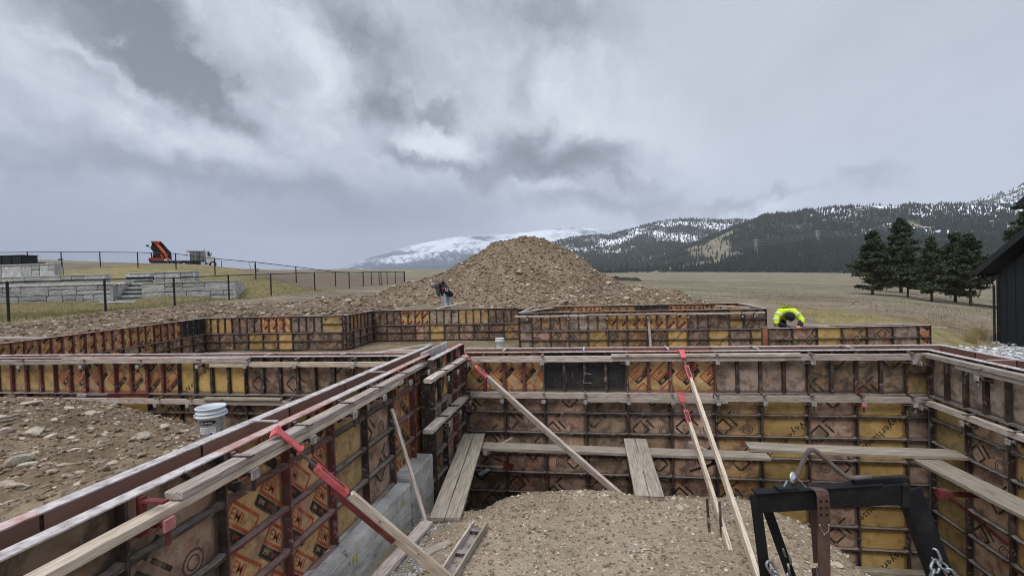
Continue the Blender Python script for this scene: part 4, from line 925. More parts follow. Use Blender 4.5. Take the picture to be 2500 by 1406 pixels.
# concrete footing under the left wall
ft_ = thing('concrete_footing', 'rough grey concrete footing along the base of the left forms, marked in yellow', 'concrete footing', (-2.2, 3, -1.3))
def cbox(x0, x1, y0, y1, z0, z1, name='concrete_lift', seed=0):
    bm = bmesh.new(); bmesh.ops.create_cube(bm, size=1)
    for v in bm.verts: v.co = Vector((x0+(v.co.x+.5)*(x1-x0), y0+(v.co.y+.5)*(y1-y0), z0+(v.co.z+.5)*(z1-z0)))
    bmesh.ops.bevel(bm, geom=list(bm.edges), offset=.012, segments=2, affect='EDGES')
    bmesh.ops.subdivide_edges(bm, edges=[e for e in bm.edges if e.calc_length() > .5], cuts=14, use_grid_fill=True)
    rr = np.random.RandomState(seed)
    for v in bm.verts: v.co += Vector(rr.normal(0, .0025, 3))
    me = bpy.data.meshes.new(name); bm.to_mesh(me); bm.free(); me.materials.append(CONC); return me
put('concrete_lift', cbox(-2.22, -2.0, .3, 4.985, -1.9, -1.075, seed=1), ft_, (2.2, -3, 1.3)); put('concrete_lift', cbox(-2.22, -1.99, 4.99, 5.71, -1.9, -1.02, seed=3), ft_, (2.2, -3, 1.3))
def painted_letter(txt, loc, size):
    g, w = glyphs(txt); mb = MB()
    for tr in g: mb.raw([(0, (a-w/2)*size, b*size) for a, b in tr], [(0, 1, 2)])
    return put('painted_mark', mb.mesh('painted_mark', YELP), ft_, loc, (0, 0, 0))
painted_letter('A', (-1.991+2.2, 4.75-3, -1.22+1.3), .09); painted_letter('H', (-1.991+2.2, 3.72-3, -1.22+1.3), .085)

# ------------------------------------------------------------ SCAFFOLD PLANKS, BRACES AND LOOSE TIMBER IN THE PIT
def board(name, label, cat, a, b, w, t, m=PLANK, roll=0., group=None, bow=.006):
    """one loose board lying from a to b (centre line of its top face)"""
    M, L = along(a, b); _seed[0] += 1
    o = put(name, board_mesh(L, w, t, m, _seed[0], bow)); o.matrix_world = M @ Matrix.Rotation(roll, 4, 'X') @ Matrix.Translation((0, 0, -t/2)); return tag(o, label, cat, group)
GP = 'scaffold planks in the pit'
board('scaffold_plank', 'grey plank running along the back forms from the left corner, under the other planks', 'plank', (-1.93, 6.64, -1.215), (2.15, 6.52, -1.215), .24, .042, group=GP)
board('scaffold_plank', 'grey plank on top at the right end of the back ledge, reaching the corner', 'plank', (1.97, 6.72, -1.165), (4.36, 6.60, -1.165), .27, .042, group=GP)
board('scaffold_plank', 'grey plank lying at an angle along the right forms under the ledge end', 'plank', (3.93, 6.62, -1.215), (4.05, 3.7, -1.18), .29, .042, group=GP)
board('scaffold_plank', 'left board of the sloping pair nearest the concrete footing', 'plank', (-1.585, 4.60, -1.255), (-1.835, 6.88, -1.145), .155, .042, group=GP)
board('scaffold_plank', 'right board of the sloping pair nearest the concrete footing', 'plank', (-1.425, 4.62, -1.255), (-1.673, 6.90, -1.145), .155, .042, group=GP)
board('scaffold_plank', 'left board of the pair bridging from the middle of the earth ramp to the ledge', 'plank', (.475, 5.24, -1.235), (.468, 6.85, -1.155), .148, .042, group=GP)
board('scaffold_plank', 'right board of the pair bridging from the middle of the earth ramp to the ledge', 'plank', (.63, 5.24, -1.235), (.622, 6.85, -1.155), .148, .042, group=GP)
board('timber_sleeper', 'grey timber lying along the foot of the back forms at the pit bottom', 'timber', (1.9, 7.05, -2.90), (4.3, 7.05, -2.90), .12, .15)
board('loose_board', 'weathered board lying on the ramp beside the concrete footing', 'board', (-1.78, 3.35, -1.235), (-1.645, 4.50, -1.235), .115, .04, WOOD)
board('broken_board', 'small flat offcut of wood on gravel between footing and earth ramp', 'board', (-1.50, 4.02, -1.275), (-1.34, 4.22, -1.27), .10, .02, PLANK)
lad = thing('timber_trough', 'narrow grey timber trough with cross pieces lying on the earth ramp', 'timber trough', mat=along((-1.20, 3.55, -1.27), (-1.12, 4.52, -1.29))[0])
put('side_rail', MB().box(0, .97, -.075, -.055, 0, .065).mesh('side_rail', PLANK), lad); put('side_rail', MB().box(0, .97, .055, .075, 0, .065).mesh('side_rail', WOOD), lad)
cp = MB().box(-.03, .03, -.054, .054, .004, .035).mesh('cross_piece', STEEL)
for xx in (.12, .47, .86): put('cross_piece', cp, lad, (xx, 0, 0))
put('base_strip', MB().box(0, .97, -.054, .054, -.006, .003).mesh('base_strip', STEEL), lad)

def brace(label, top, bot, f_head, f_board, red_len=0., m=WOODN, w=.038, t=.089, roll=0., head=True):
    """raking brace: red clip at the waler, screw and turnbuckle, timber to the ground"""
    M, L = along(top, bot); o = thing('raking_brace', label, 'brace', mat=M @ Matrix.Rotation(roll, 4, 'X'), group='raking braces holding the forms')
    _seed[0] += 1; h = f_head*L; s = f_board*L
    put('timber', board_mesh(L-s, w, t, m, _seed[0], .01), o, (s, 0, 0))
    put('clip', MB().box(-.03, h*.85, -.035, .035, -.005, .005).box(-.05, -.02, -.05, .05, -.012, .004).box(-.052, -.042, -.05, .05, -.05, -.012).box(h*.85, h*.85+.012, -.03, .03, -.03, .02).mesh('clip', REDP), o, (0, 0, .03))
    put('screw', MB().tube([(h*.8, 0, .01), (s+.02, 0, .01)], .011, 6).mesh('screw', RUSTPIPE), o)
    a = h+.30*(s-h); b = s-.05*(s-h)
    put('turnbuckle', MB().box(a, b, -.027, -.018, -.015, .026).box(a, b, .018, .027, -.015, .026).box(a, a+.035, -.018, .018, -.013, .024).box(b-.035, b, -.018, .018, -.013, .024).mesh('turnbuckle', REDP), o)
    if red_len: put('channel', MB().box(s-.12, s+red_len*L, -.032, .032, -.006, 0).box(s-.12, s+red_len*L, -.036, -.032, -.006, .035).mesh('channel', REDD), o, (0, 0, -t/2-.002))
    for q in (.25, .6): put('bolt', MB().lathe([(.006, 0), (.006, .006)], 8).mesh('bolt', STEEL), o, (s+(L-s)*q, -w/2, .01), (R(90), 0, 0))
    return o
brace('near brace with large red turnbuckle in front of the printed panels', (-2.06, 2.88, .11), (-1.13, 3.72, -1.36), .10, .345, .27, roll=R(20))
brace('weathered brace slanting across the back forms from the left corner', (-1.90, 7.06, -.06), (.33, 5.51, -1.42), .04, .185, 0, WOOD, roll=R(12))
brace('tallest pale brace, red clip on the upper timber of the back forms', (1.245, 7.12, -.02), (1.22, 3.93, -1.30), .06, .20, 0)
brace('shorter pale brace, red clip on the lower timber of the back forms', (1.215, 7.12, -.62), (1.115, 4.32, -1.30), .10, .28, 0)
board('wooden_stake', 'narrow weathered stake leaning on the left forms above the concrete footing', 'stake', (-1.62, 4.47, -1.33), (-2.07, 4.73, -.20), .035, .02, WOOD)
for k, (x_, y_) in enumerate(((1.03, 4.62), (1.12, 4.55))): board('steel_stake', ['thin steel stake driven beside the shorter pale brace', 'second steel stake driven between the two pale braces'][k], 'stake', (x_, y_, -1.42), (x_-.015, y_+.05, -.98), .018, .018, STEEL)
sb = thing('scaffold_bracket', 'red steel scaffold bracket on the right forms under the sloping plank', 'bracket', (4.36, 5.95, -1.42))
put('arm', MB().box(-.60, 0, -.02, .02, .0, .045).mesh('arm', REDD), sb); put('strut', MB().bar((-.55, 0, 0), (0, 0, -.50), .03, .03).mesh('strut', REDD), sb); put('hook', MB().box(-.66, -.56, -.03, .03, -.02, .075).mesh('hook', REDD), sb)
for x_, lab in ((-1.46, 'scaffold bracket under the left end of the back ledge'), (1.55, 'pale timber bracket poking out below the back ledge by the frame')):
    sb = thing('scaffold_bracket', lab, 'bracket', (x_, 6.60, -1.265), rz=R(25 if x_ > 0 else -25))
    put('arm', MB().box(-.025, .025, -.14, .56, -.05, .0).mesh('arm', WOOD), sb); put('strut', MB().bar((0, -.1, -.05), (0, .55, -.42), .03, .03).mesh('strut', STEEL), sb)
bar_ = thing('form_turnbuckle_bar', 'thin bar with dull red end plate below the ledge', 'steel bar', (-1.80, 7.13, -1.725))
put('rod', MB().bar((0, 0, .01), (.45, 0, 0), .014, .014).mesh('rod', CAP), bar_); put('end_plate', MB().box(.42, .56, -.012, .012, -.045, .05).mesh('end_plate', REDD), bar_)
PLAST = mat('clear_plastic', [(.4, (.38, .42, .43)), (.7, (.55, .58, .58))], 14, .25, .2)
wb = thing('water_bottle', 'crumpled clear plastic bottle lodged against the back forms under the planks', 'bottle', (-1.68, 7.13, -1.81), rz=0); wb.rotation_euler = (0, R(62), 0)
put('body', MB().lathe([(.030, -.09), (.033, -.08), (.028, -.03), (.033, -.01), (.029, .03), (.033, .05), (.014, .085), (.013, .095)], 12).mesh('body', PLAST, True), wb); put('cap', MB().lathe([(.015, .096), (.015, .112)], 10).mesh('cap', CAP), wb)

# ------------------------------------------------------------ SMALL THINGS AMONG THE FORMS
PAILM = mat('grey_pail_plastic', [(.4, (.56, .61, .65)), (.7, (.64, .69, .72))], 4, .45, .05, spec=.4)
LABELW = mat('white_label', [(.4, (.72, .73, .75)), (.7, (.78, .78, .80))], 30, .6, 0); LABELB = mat('blue_label', [(.4, (.05, .05, .22)), (.7, (.07, .07, .28))], 8, .6, 0); LABELK = mat('black_label', [(.4, (.008, .008, .012)), (.7, (.012, .012, .016))], 8, .5, 0); LABELG = mat('dark_grey_print', [(.4, (.14, .18, .18)), (.7, (.19, .23, .23))], 8, .6, 0)
def pail(label, loc, rz, tilt=0., marks=True, s=.95):
    o = thing('pail', label, 'bucket', loc, rz); o.rotation_euler = (tilt, R(-1) if marks else 0, rz); o.scale = (s, s, s)
    r = lambda z: .128+.016*z/.36
    pf = [(.0, .004), (r(0)-.004, .002), (r(0), .01), (r(.245), .245), (.158, .25), (.160, .262), (.147, .268), (r(.3), .29), (.156, .294), (.156, .301), (r(.31), .305), (r(.34), .335), (.157, .340), (.159, .352), (.155, .358), (.147, .356), (.140, .30), (.122, .02), (0, .012)]
    put('pail_body', MB().lathe(pf, 30, cap=False).mesh('pail_body', PAILM, True), o)
    put('bail', MB().tube([(.150*math.cos(a), .150*math.sin(a), .262-.10*math.sin(a+.3)) for a in np.linspace(-.3, 2.84, 12)], .003, 5).mesh('bail', STEEL), o)
    put('ear', MB().box(.150, .168, -.02, .02, .25, .285).mesh('ear', PAILM), o); put('ear', MB().box(-.168, -.150, -.02, .02, .25, .285).mesh('ear', PAILM), o)
    if marks:
        def wrap(pts, mi, off=.0018):
            return [((r(z)+off)*math.cos(a), (r(z)+off)*math.sin(a), z) for a, z in pts]
        mb = MB(); mo = MB(); mg = MB()
        def patch(a0, a1, z0, z1, mi, n=8, off=.0015, mb=mb):
            for i in range(n):
                p, q = a0+(a1-a0)*i/n, a0+(a1-a0)*(i+1)/n; mb.raw(wrap([(p, z0), (q, z0), (q, z1), (p, z1)], mi, off), [(0, 1, 2, 3)], mi)
        F0 = -math.pi/2
        E_ = [(F0-.32+.66*math.cos(t), .200+.025*math.sin(t)) for t in np.linspace(0, 2*math.pi, 25)[:-1]]
        mid = wrap([(F0-.32, .200)], 0, .002)[0]; ev = wrap(E_, 0, .002)
        for i in range(24):
            a, b = E_[i], E_[(i+1) % 24]
            for k in range(6):
                f0, f1 = k/6, (k+1)/6; lp = lambda p, f: (F0-.32+(p[0]-F0+.32)*f, .200+(p[1]-.200)*f)
                mo.raw(wrap([lp(a, f0), lp(b, f0), lp(b, f1), lp(a, f1)], 0, .002), [(0, 1, 2, 3)], 2)
        g, w = glyphs('on-crete')
        for tr in g: mo.raw(wrap([(F0-.84+x*.026/.14*1.02, .190+y*.026) for x, y in tr], 0, .004), [(0, 1, 2)], 0)
        patch(F0-.95, F0+.28, .055, .150, 0); patch(F0-.95, F0+.02, .055, .085, 1, off=.0025); patch(F0+.04, F0+.26, .058, .083, 0, off=.0022)
        for z in (.138, .128, .118, .106, .098): patch(F0-.85, F0+(.2 if z != .106 else -.1), z, z+.004, 3, off=.0024)
        for z in (.066, .074): patch(F0-.9, F0-.1, z, z+.003, 0, off=.0034)
        patch(F0+.15, F0+.55, .178, .184, 3, mb=mg)
        for z0, z1 in ((.205, .225), (.06, .105)): patch(F0+.66, F0+1.0, z0, z1, 3, mb=mg)
        for k in range(18):
            a, b = 2*math.pi*k/18, 2*math.pi*(k+1)/18
            mg.raw(wrap([(F0+.83+.17*math.cos(t)*q, .155+.024*math.sin(t)*q) for t, q in ((a, 1), (b, 1), (b, .8), (a, .8))], 0), [(0, 1, 2, 3)], 3)
        mg.raw(wrap([(F0+.72, .14), (F0+.76, .138), (F0+.95, .170), (F0+.91, .172)], 0), [(0, 1, 2, 3)], 3)
        for nm, q_ in (('paper_label', mb), ('oval_logo', mo), ('printed_marks', mg)): tag(put(nm, q_.mesh(nm, [LABELW, LABELB, LABELK, LABELG]), o), kind='stuff' if nm == 'printed_marks' else None)
    return o
pail('grey plastic pail with black oval label standing on stony backfill beside the left forms', (-4.13, 4.66, -.52), R(40), marks=True)
pail('grey plastic pail standing far off on planks in front of the middle forms', (-2.92, 15.15, -1.09), R(20), marks=False)
board('loose_plank', 'pale plank leading out to the far pail', 'plank', (-6.3, 14.3, -.98), (-1.9, 15.2, -1.10), .22, .045, WOOD)
board('loose_plank', 'short grey plank sloping up by the inner corner of the far forms', 'plank', (-6.7, 13.7, -1.0), (-5.4, 15.9, -1.0), .25, .045, PLANK)
board('loose_plank', 'plank behind the near cross wall, running left of the far pail', 'plank', (-4.6, 12.9, -.93), (-.4, 13.3, -1.02), .20, .05, PLANK)
hp = put('bent_hose', MB().tube([(-3.85+.42*t, 12.6+.03*math.sin(9*t), -.86+.20*math.sin(math.pi*t)**.6-.05*t) for t in np.linspace(0, 1, 12)], .018, 6).mesh('bent_hose', BLACKM)); tag(hp, 'short black hose arching up behind the left forms', 'hose')
board('wooden_prop', 'thin pale post standing against the doubled timber of the boxed-in forms', 'post', (1.78, 15.35, -1.25), (1.75, 15.62, -.06), .075, .045, WOOD)
board('loose_board', 'pale board sloping up behind the forms beside the bent worker', 'board', (-6.25, 19.02, .03), (-5.2, 19.6, .24), .13, .05, WOODN)
board('loose_board', 'thin board lying on the grass past the end of the lower forms', 'board', (8.35, 14.6, -.50), (9.55, 14.9, -.56), .09, .03, WOOD)
board('loose_board', 'weathered board on the earth at the left end of the slanting forms', 'board', (-14.9, 9.6, .11), (-13.7, 10.3, -.02), .22, .05, WOOD)
board('loose_board', 'pale offcut lying beside the worker in yellow', 'board', (5.55, 13.95, -.33), (6.2, 14.05, -.37), .10, .05, WOODN)
cw = thing('form_coupler', 'small dull red coupler with a rod lying on the backfill against the left back forms', 'coupler', mat=along((-7.15, 5.95, -.40), (-6.65, 6.5, -.52))[0])
put('sleeve', MB().box(.12, .62, -.025, .025, -.02, .03).mesh('sleeve', REDD), cw); put('rod', MB().tube([(-.15, 0, 0), (.15, 0, 0)], .014, 6).mesh('rod', STEEL), cw); put('end_lug', MB().box(-.22, -.12, -.03, .03, -.015, .02).mesh('end_lug', GALV), cw)

# ------------------------------------------------------------ LARGE STONES, each on its own
rkm = []
for i, v in enumerate(RS2):
    me = npmesh('stone', v, RF2, STONEM, False); rkm.append(me)
def stone(x, y, z, s, k, label, group, rz, fl=(1, 1, 1)):
    o = put('stone', rkm[k % len(rkm)], None, (x, y, z), (0, 0, rz), (s*fl[0], s*fl[1], s*fl[2])); return tag(o, label, 'stone', group)
NEAR = [(55, -4.09, 2.85, .085, 'large flat oval grey stone on the backfill at the left edge'), (38, -3.56, 2.44, .075, 'big pale speckled stone on the backfill in the lower left'), (97, -3.19, 2.30, .055, 'rounded purplish stone beside the big pale one on the backfill'),
 (220, -5.56, 4.54, .085, 'pointed pale stone standing proud of the backfill slope'), (90, -5.09, 3.67, .095, 'tilted grey slab on the backfill with a white stone against it'), (125, -4.8, 3.58, .06, 'white stone leaning on the tilted grey slab'),
 (170, -4.08, 3.17, .055, 'wedge shaped tan stone in the middle of the backfill'), (350, -4.20, 3.9, .085, 'long flat pinkish stone on the backfill near the labelled pail'), (400, -4.88, 4.8, .075, 'rounded white stone left of the labelled pail'), (415, -4.70, 4.83, .07, 'tan stone touching the rounded white one left of the labelled pail'),
 (300, -3.32, 2.85, .045, 'small upright stone on the backfill close to the left forms'), (350, -3.51, 3.26, .05, 'flat stone lying below the long pinkish one'), (10, -5.33, 3.59, .075, 'brown stone on the backfill at the left picture edge'), (8, -5.68, 3.82, .09, 'broad pale slab on the backfill at the left picture edge'),
 (40, -6.3, 4.5, .10, 'grey boulder near the crest of the backfill'), (130, -6.1, 4.75, .06, 'thin dark slab near the crest of the backfill')]
for i, (px, x, y, s, lab) in enumerate(NEAR):
    stone(x, y, heap_zz(np.array([x]), np.array([y]))[0]+s*.22, s, i, lab, 'stones lying on the near backfill', rs.uniform(0, 6), (1.25, 1, .8))
def more(n, fn, x0, x1, y0, y1, smin, smax, ok, lab, grp):
    c = 0
    while c < n:
        x, y = rs.uniform(x0, x1), rs.uniform(y0, y1); X_, Y_ = np.array([x]), np.array([y])
        if ok is not None and not ok(X_, Y_)[0]: continue
        s = smin*(smax/smin)**(rs.uniform()**1.8)
        stone(x, y, float(fn(X_, Y_)[0])+s*.15, s, rs.randint(0, 12), lab(x, y, s) if callable(lab) else lab, grp, rs.uniform(0, 6), (rs.uniform(.9, 1.4), 1, rs.uniform(.7, 1))); c += 1
more(95, heap_zz, -7.8, -3.1, 1.9, 6.2, .028, .065, None, lambda x, y, s: ('fist sized stone' if s < .04 else 'larger loose stone')+(' on the backfill along the left forms' if x > -3.9 else ' on the far slope of the near backfill' if y > 4.6 else ' in the middle of the near backfill' if x > -5.4 else ' on the left part of the near backfill'), 'stones lying on the near backfill')
more(85, ramp_zz, -1.7, 2.4, 3.7, 5.5, .014, .042, lambda x, y: poly_sd(x, y, RAMP) < .05, lambda x, y, s: 'loose stone on the '+('left side of the ramp by the footing' if x < -.5 else 'middle of the earth ramp' if x < .8 else 'right side of the ramp near the drop')+(', at its back edge' if y > 4.9 else ''), 'stones lying on the earth ramp')
for x, y, s, lab in ((.28, 4.31, .055, 'ragged pale stone in the middle of the earth ramp'), (.82, 5.02, .06, 'pinkish stone at the end of the pair of planks on the ramp'), (1.92, 4.28, .055, 'yellowish flat stone on the ramp beside the hanging belt'), (-.62, 4.57, .04, 'round pale stone on the left of the earth ramp'), (1.60, 5.2, .05, 'white stone at the back edge of the ramp seen under the black beam')):
    stone(x, y, float(ramp_zz(np.array([x]), np.array([y]))[0])+s*.2, s, int(s*1000), lab, 'stones lying on the earth ramp', rs.uniform(0, 6), (1.2, 1, .8))
more(80, pile_z, -15, 9, 19.4, 26, .10, .24, lambda x, y: pile_ok(x, y) & (((x-PC[0])*pf_[0]+(y-PC[1])*pf_[1]) < .5), lambda x, y, s: 'loose stone on the '+('left shoulder' if x < -7.5 else 'right flank' if x > 1 else 'front face')+' of the dirt pile'+(' near its foot' if y < 21.6 else ' high up' if float(pile_z(np.array([x]), np.array([y]))[0]) > 1.8 else ' at mid height'), 'stones on the dirt pile')
def hit_pile(x, y): return float(pile_z(np.array([x]), np.array([y]))[0])
stone(-7.3, 20.6, hit_pile(-7.3, 20.6)+.05, .42, 3, 'big smooth boulder on the heap left of the bent worker', 'stones on the dirt pile', .6)
stone(-1.2, 20.4, hit_pile(-1.2, 20.4)+.02, .30, 6, 'dark wet clod of stone low on the front of the dirt pile', 'stones on the dirt pile', .2)

# ------------------------------------------------------------ FENCES
def gz(x, y): return float(ground_z(np.array([x]), np.array([y]))[0])
def fence(label, P, h, mesh_step, wire=.004, sub=1):
    o = thing('chain_link_fence', label, 'fence', (P[0][0], P[0][1], gz(*P[0]))); ox, oy, oz = o.location
    Q = [Vector((x-ox, y-oy, gz(x, y)-oz)) for x, y in P]
    for i, q in enumerate(Q):
        put('fence_post', MB().tube([q-Vector((0, 0, .3)), q+Vector((0, 0, h))], .046 if i else .05, 8).tube([q+Vector((0, 0, h)), q+Vector((0, 0, h+.03))], [.04, .012], 8).mesh('fence_post', BLACKM), o)
    for a, b in zip(Q[:-1], Q[1:]):
        put('top_rail', MB().tube([a+Vector((0, 0, h-.03)), b+Vector((0, 0, h-.03))], .031, 6).mesh('top_rail', BLACKM), o)
        d = b-a; L = math.hypot(d.x, d.y); n = int(L/mesh_step); H = h-.06; V = []; F = []
        for sg in (1, -1):
            for k in range(-int(H/mesh_step)-1, n+int(H/mesh_step)+2):
                # straight diagonal wires clipped to the bay
                x0 = k*mesh_step; t0, t1 = 0., H
                xa, xb = x0, x0+sg*H
                if sg > 0: t0 = max(0, -x0); t1 = min(H, L-x0)
                else: t0 = max(0, x0-L); t1 = min(H, x0)
                if t1-t0 < .02: continue
                for t, side in ((t0, 0), (t0, 1), (t1, 1), (t1, 0)):
                    x = x0+sg*t; f = x/L; V.append((a.x+d.x*f+(d.y/L)*0.002*sg+(wire if side else -wire)*d.x/L, a.y+d.y*f-(d.x/L)*.002*sg+(wire if side else -wire)*d.y/L, a.z+d.z*f+.03+t))
                F.append(tuple(range(len(V)-4, len(V))))
        m_ = put('chain_link', npmesh('chain_link', np.array(V), np.array(F), BLACKM), o); tag(m_, kind='stuff')
    return o
fence('near black chain-link fence running away past the stone walls, in front of the lawn', [(-21.43, 8.6), (-21.41, 14.73), (-21.32, 18.3), (-21.25, 21.85), (-21.4, 25.85), (-21.5, 29.87), (-21.4, 35.0), (-21.6, 40.9), (-22.2, 49), (-22.77, 57.1)], 1.5, .085, .0035)
fence('upper black chain-link fence crossing the hill crest in front of the crane truck', [(-58.2, 38.2), (-53.94, 38.88), (-50.72, 39.41), (-45.49, 38.73), (-40.61, 38.0), (-35.93, 37.24), (-31.41, 36.45), (-26.64, 35.19), (-25.23, 38.45), (-23.94, 42.7), (-23.21, 46.88)], 1.42, .12, .003)
fence('short far run of black fence with closely set posts joining the other two', [(-23.2, 46.89), (-23.26, 48.9), (-23.3, 50.92), (-23.25, 52.95), (-23.1, 55.01), (-22.8, 57.0)], 1.5, .14, .003)

# ------------------------------------------------------------ STONE RETAINING WALLS, block by block
_blk = {}
def block_mesh(k):
    if k in _blk: return _blk[k]
    rr = np.random.RandomState(k+50); bm = bmesh.new(); bmesh.ops.create_grid(bm, x_segments=5, y_segments=4, size=.5)
    for v in bm.verts:
        e = max(abs(v.co.x), abs(v.co.y))
        v.co.z = .0 if e > .49 else .035+rr.uniform(-.03, .03)
        if e < .49: v.co.x += rr.normal(0, .03); v.co.y += rr.normal(0, .03)
    # extrude backwards: edge ring to the back
    be = [e for e in bm.edges if e.is_boundary]; r_ = bmesh.ops.extrude_edge_only(bm, edges=be)
    for v in [g for g in r_['geom'] if isinstance(g, bmesh.types.BMVert)]: v.co.z = -.5
    for v in bm.verts: v.co = Vector((v.co.x, -v.co.z, v.co.y))        # face looks to -y
    bmesh.ops.recalc_face_normals(bm, faces=bm.faces)
    me = bpy.data.meshes.new('stone_block'); bm.to_mesh(me); bm.free(); me.materials.append(BLOCK); _blk[k] = me; return me
GAP = mat('dark_backing_riser_shade', [(.4, (.035, .035, .034)), (.7, (.06, .06, .058))], 6, .95, .2)
def stone_wall(label, a, b, z0, z1, courses, seed, thick=.55, endstone=False):
    a = Vector((*a, 0)); b = Vector((*b, 0)); M, L = along(a, b); M.translation.z = z0
    o = thing('retaining_wall', label, 'stone wall', mat=M); rr = np.random.RandomState(seed); ch = (z1-z0)/courses
    put('end_block', MB().box(-.01, .16, .04, thick, 0, z1-z0-.03).mesh('end_block', BLOCK), o); put('end_block', MB().box(L-.16, L+.01, .04, thick, 0, z1-z0-.03).mesh('end_block', BLOCK), o)
    put('wall_core', MB().box(.15, L-.15, .10, thick, -.6, z1-z0-.03).mesh('wall_core', GAP), o)
    def blk(x0, x1, za, zb):
        g = .02; p = put('stone_block', block_mesh(rr.randint(0, 8)), o, ((x0+x1)/2, .06+rr.uniform(-.015, .015), (za+zb)/2)); p.scale = (x1-x0-2*g, .45, zb-za-2*g)
    for c in range(courses):
        x = 0.; za, zb = c*ch, (c+1)*ch
        while x < L-.05:
            w = rr.uniform(1.0, 1.9)
            if L-x-w < .7: w = L-x
            t = rr.uniform()
            if t < .42: blk(x, x+w, za, zb)
            elif t < .8:
                s = za+(zb-za)*rr.uniform(.4, .6); m = x+w*rr.uniform(.35, .65)
                if rr.uniform() < .5: blk(x, m, za, s); blk(m, x+w, za, s); blk(x, x+w, s, zb)
                else: blk(x, x+w, za, s); blk(x, m, s, zb); blk(m, x+w, s, zb)
            else:
                m = x+w*rr.uniform(.4, .6); s = za+(zb-za)*.5; blk(x, m, za, zb); blk(m, x+w, za, s); blk(m, x+w, s, zb)
            x += w
    put('capstone', MB().box(-.02, L+.02, -.02, thick, z1-z0-.03, z1-z0+.03).mesh('capstone', CONC), o)
    return o
stone_wall('long lower retaining wall of split grey stone left of the garden steps', (-44.0, 23.6), (-31.75, 27.75), .30, 1.66, 2, 1)
stone_wall('lower retaining wall of split grey stone right of the garden steps', (-30.2, 28.45), (-24.35, 30.0), .34, 1.64, 2, 2)
stone_wall('upper retaining wall stretch of low stone running behind the lower one', (-50, 29.2), (-36.7, 31.52), 1.80, 2.48, 1, 3)
stone_wall('tall block-built end of the upper retaining wall by the black container', (-50, 29.55), (-40.62, 31.05), 2.50, 3.42, 1, 4)
stone_wall('upper retaining wall stretch to the right of the garden steps', (-34.85, 31.84), (-29.9, 32.64), 1.62, 2.50, 1, 5)
st = thing('garden_steps', 'broad flight of grey stone steps between the two lower retaining walls', 'steps', mat=along((-31.7, 27.9, .34), (-30.25, 28.4, .34))[0])
for k in range(7):
    bm_ = cbox(-.05, 1.58, .02+k*.38, .62+k*.38, k*.29+.05, k*.29+.24, 'step', k); bm_.materials[0] = BLOCK; put('step', bm_, st, (-.10*k, 0, 0)); put('riser', MB().box(-.03, 1.56, .14+k*.38, .6+k*.38, k*.29-.2, k*.29+.05).mesh('riser', GAP), st, (-.10*k, 0, 0))  # risers coloured dark to paint the shade recessed under each tread
# gravel on the terraces
def strip(name, pts, m=PEBBLE, n=3500, w=.5, seed=1, smin=.02, smax=.06, dz=.02):
    P_ = []; rr = np.random.RandomState(seed)
    for a, b, za, zb in pts:
        k = int(n*math.dist(a, b)/12); f = rr.uniform(0, 1, k); q = rr.uniform(-w, w, k); d = np.array(b)-np.array(a); nrm = np.array([-d[1], d[0]])/np.hypot(*d)
        xy = np.array(a)[None]+f[:, None]*d[None]+q[:, None]*nrm[None]; P_.append(np.c_[xy, za+(zb-za)*(q+w)/(2*w)+0*f])
    P_ = np.concatenate(P_); return scatter(name, P_, rr.uniform(smin, smax, len(P_)), m, seed)
PALEGRAV = mat('pale_gravel', [(.3, (.36, .33, .30)), (.5, (.48, .45, .42)), (.7, (.58, .56, .53))], 3, .9, .2, 30, island=.4)
for nm, a, b, c, d in (('gravel_terrace', (-44, 24.2), (-31.9, 28.3), 3.3, 1.60), ('gravel_terrace', (-30.1, 28.9), (-24.9, 30.3), 2.2, 1.55)):
    M, L = along((*a, d), (*b, d)); tag(put(nm, MB().box(0, L, 0, c, -1.2, 0.0, 0, M).mesh(nm, CONC)), kind='structure')
strip('pale_gravel', [((-44, 24.9), (-31.9, 28.9), 1.58, 1.78)], PALEGRAV, 6500, 1.1, 31, .03, .08); strip('pale_gravel', [((-30.1, 29.4), (-24.9, 30.7), 1.54, 1.68)], PALEGRAV, 6500, .8, 32, .03, .08)
strip('pale_gravel', [((-44, 23.0), (-31.9, 27.1), .33, .36), ((-31.9, 27.1), (-24.3, 29.5), .40, .45)], PALEGRAV, 4200, .35, 33, .03, .07)

# ------------------------------------------------------------ THINGS ON THE HILL
DARKM = mat('dark_container_paint', [(.4, (.012, .013, .016)), (.7, (.024, .025, .028))], 5, .6, .2)
ct = thing('skip_container', 'low black container standing on top of the upper retaining wall', 'container', (-46.0, 31.3, 3.42), rz=R(9))
put('body', MB().box(-2.4, 1.75, 0, 1.2, .04, .78).mesh('body', DARKM), ct); put('rim', MB().box(-2.45, 1.80, -.05, 1.25, .78, .84).mesh('rim', BLACKM), ct)
for k in range(6): put('rib', MB().box(-2.3+k*.78, -2.24+k*.78, -.05, 0, .04, .78).mesh('rib', BLACKM), ct)
put('lid_hinge', MB().box(1.75, 3.0, .3, .6, .02, .12).box(2.5, 2.95, .25, .6, .10, .22).mesh('lid_hinge', BLACKM), ct)
yl = thing('yard_lamp', 'small bent dark lamp post standing at the end of the upper retaining wall', 'lamp post', (-39.75, 30.95, 3.05))
put('pole', MB().tube([(.06, 0, -.5), (.0, 0, .42), (-.08, 0, .62)], .028, 6).mesh('pole', STEEL), yl); put('lamp_head', MB().box(-.28, -.02, -.09, .09, .60, .70).mesh('lamp_head', STEEL), yl)
tag(put('marker_post', MB().box(-.03, .03, -.03, .03, -.3, 1.05).mesh('marker_post', STEEL), None, (-46.68, 55.28, gz(-46.68, 55.28)-.25)), 'thin dark post on the skyline right of the crane truck', 'post')
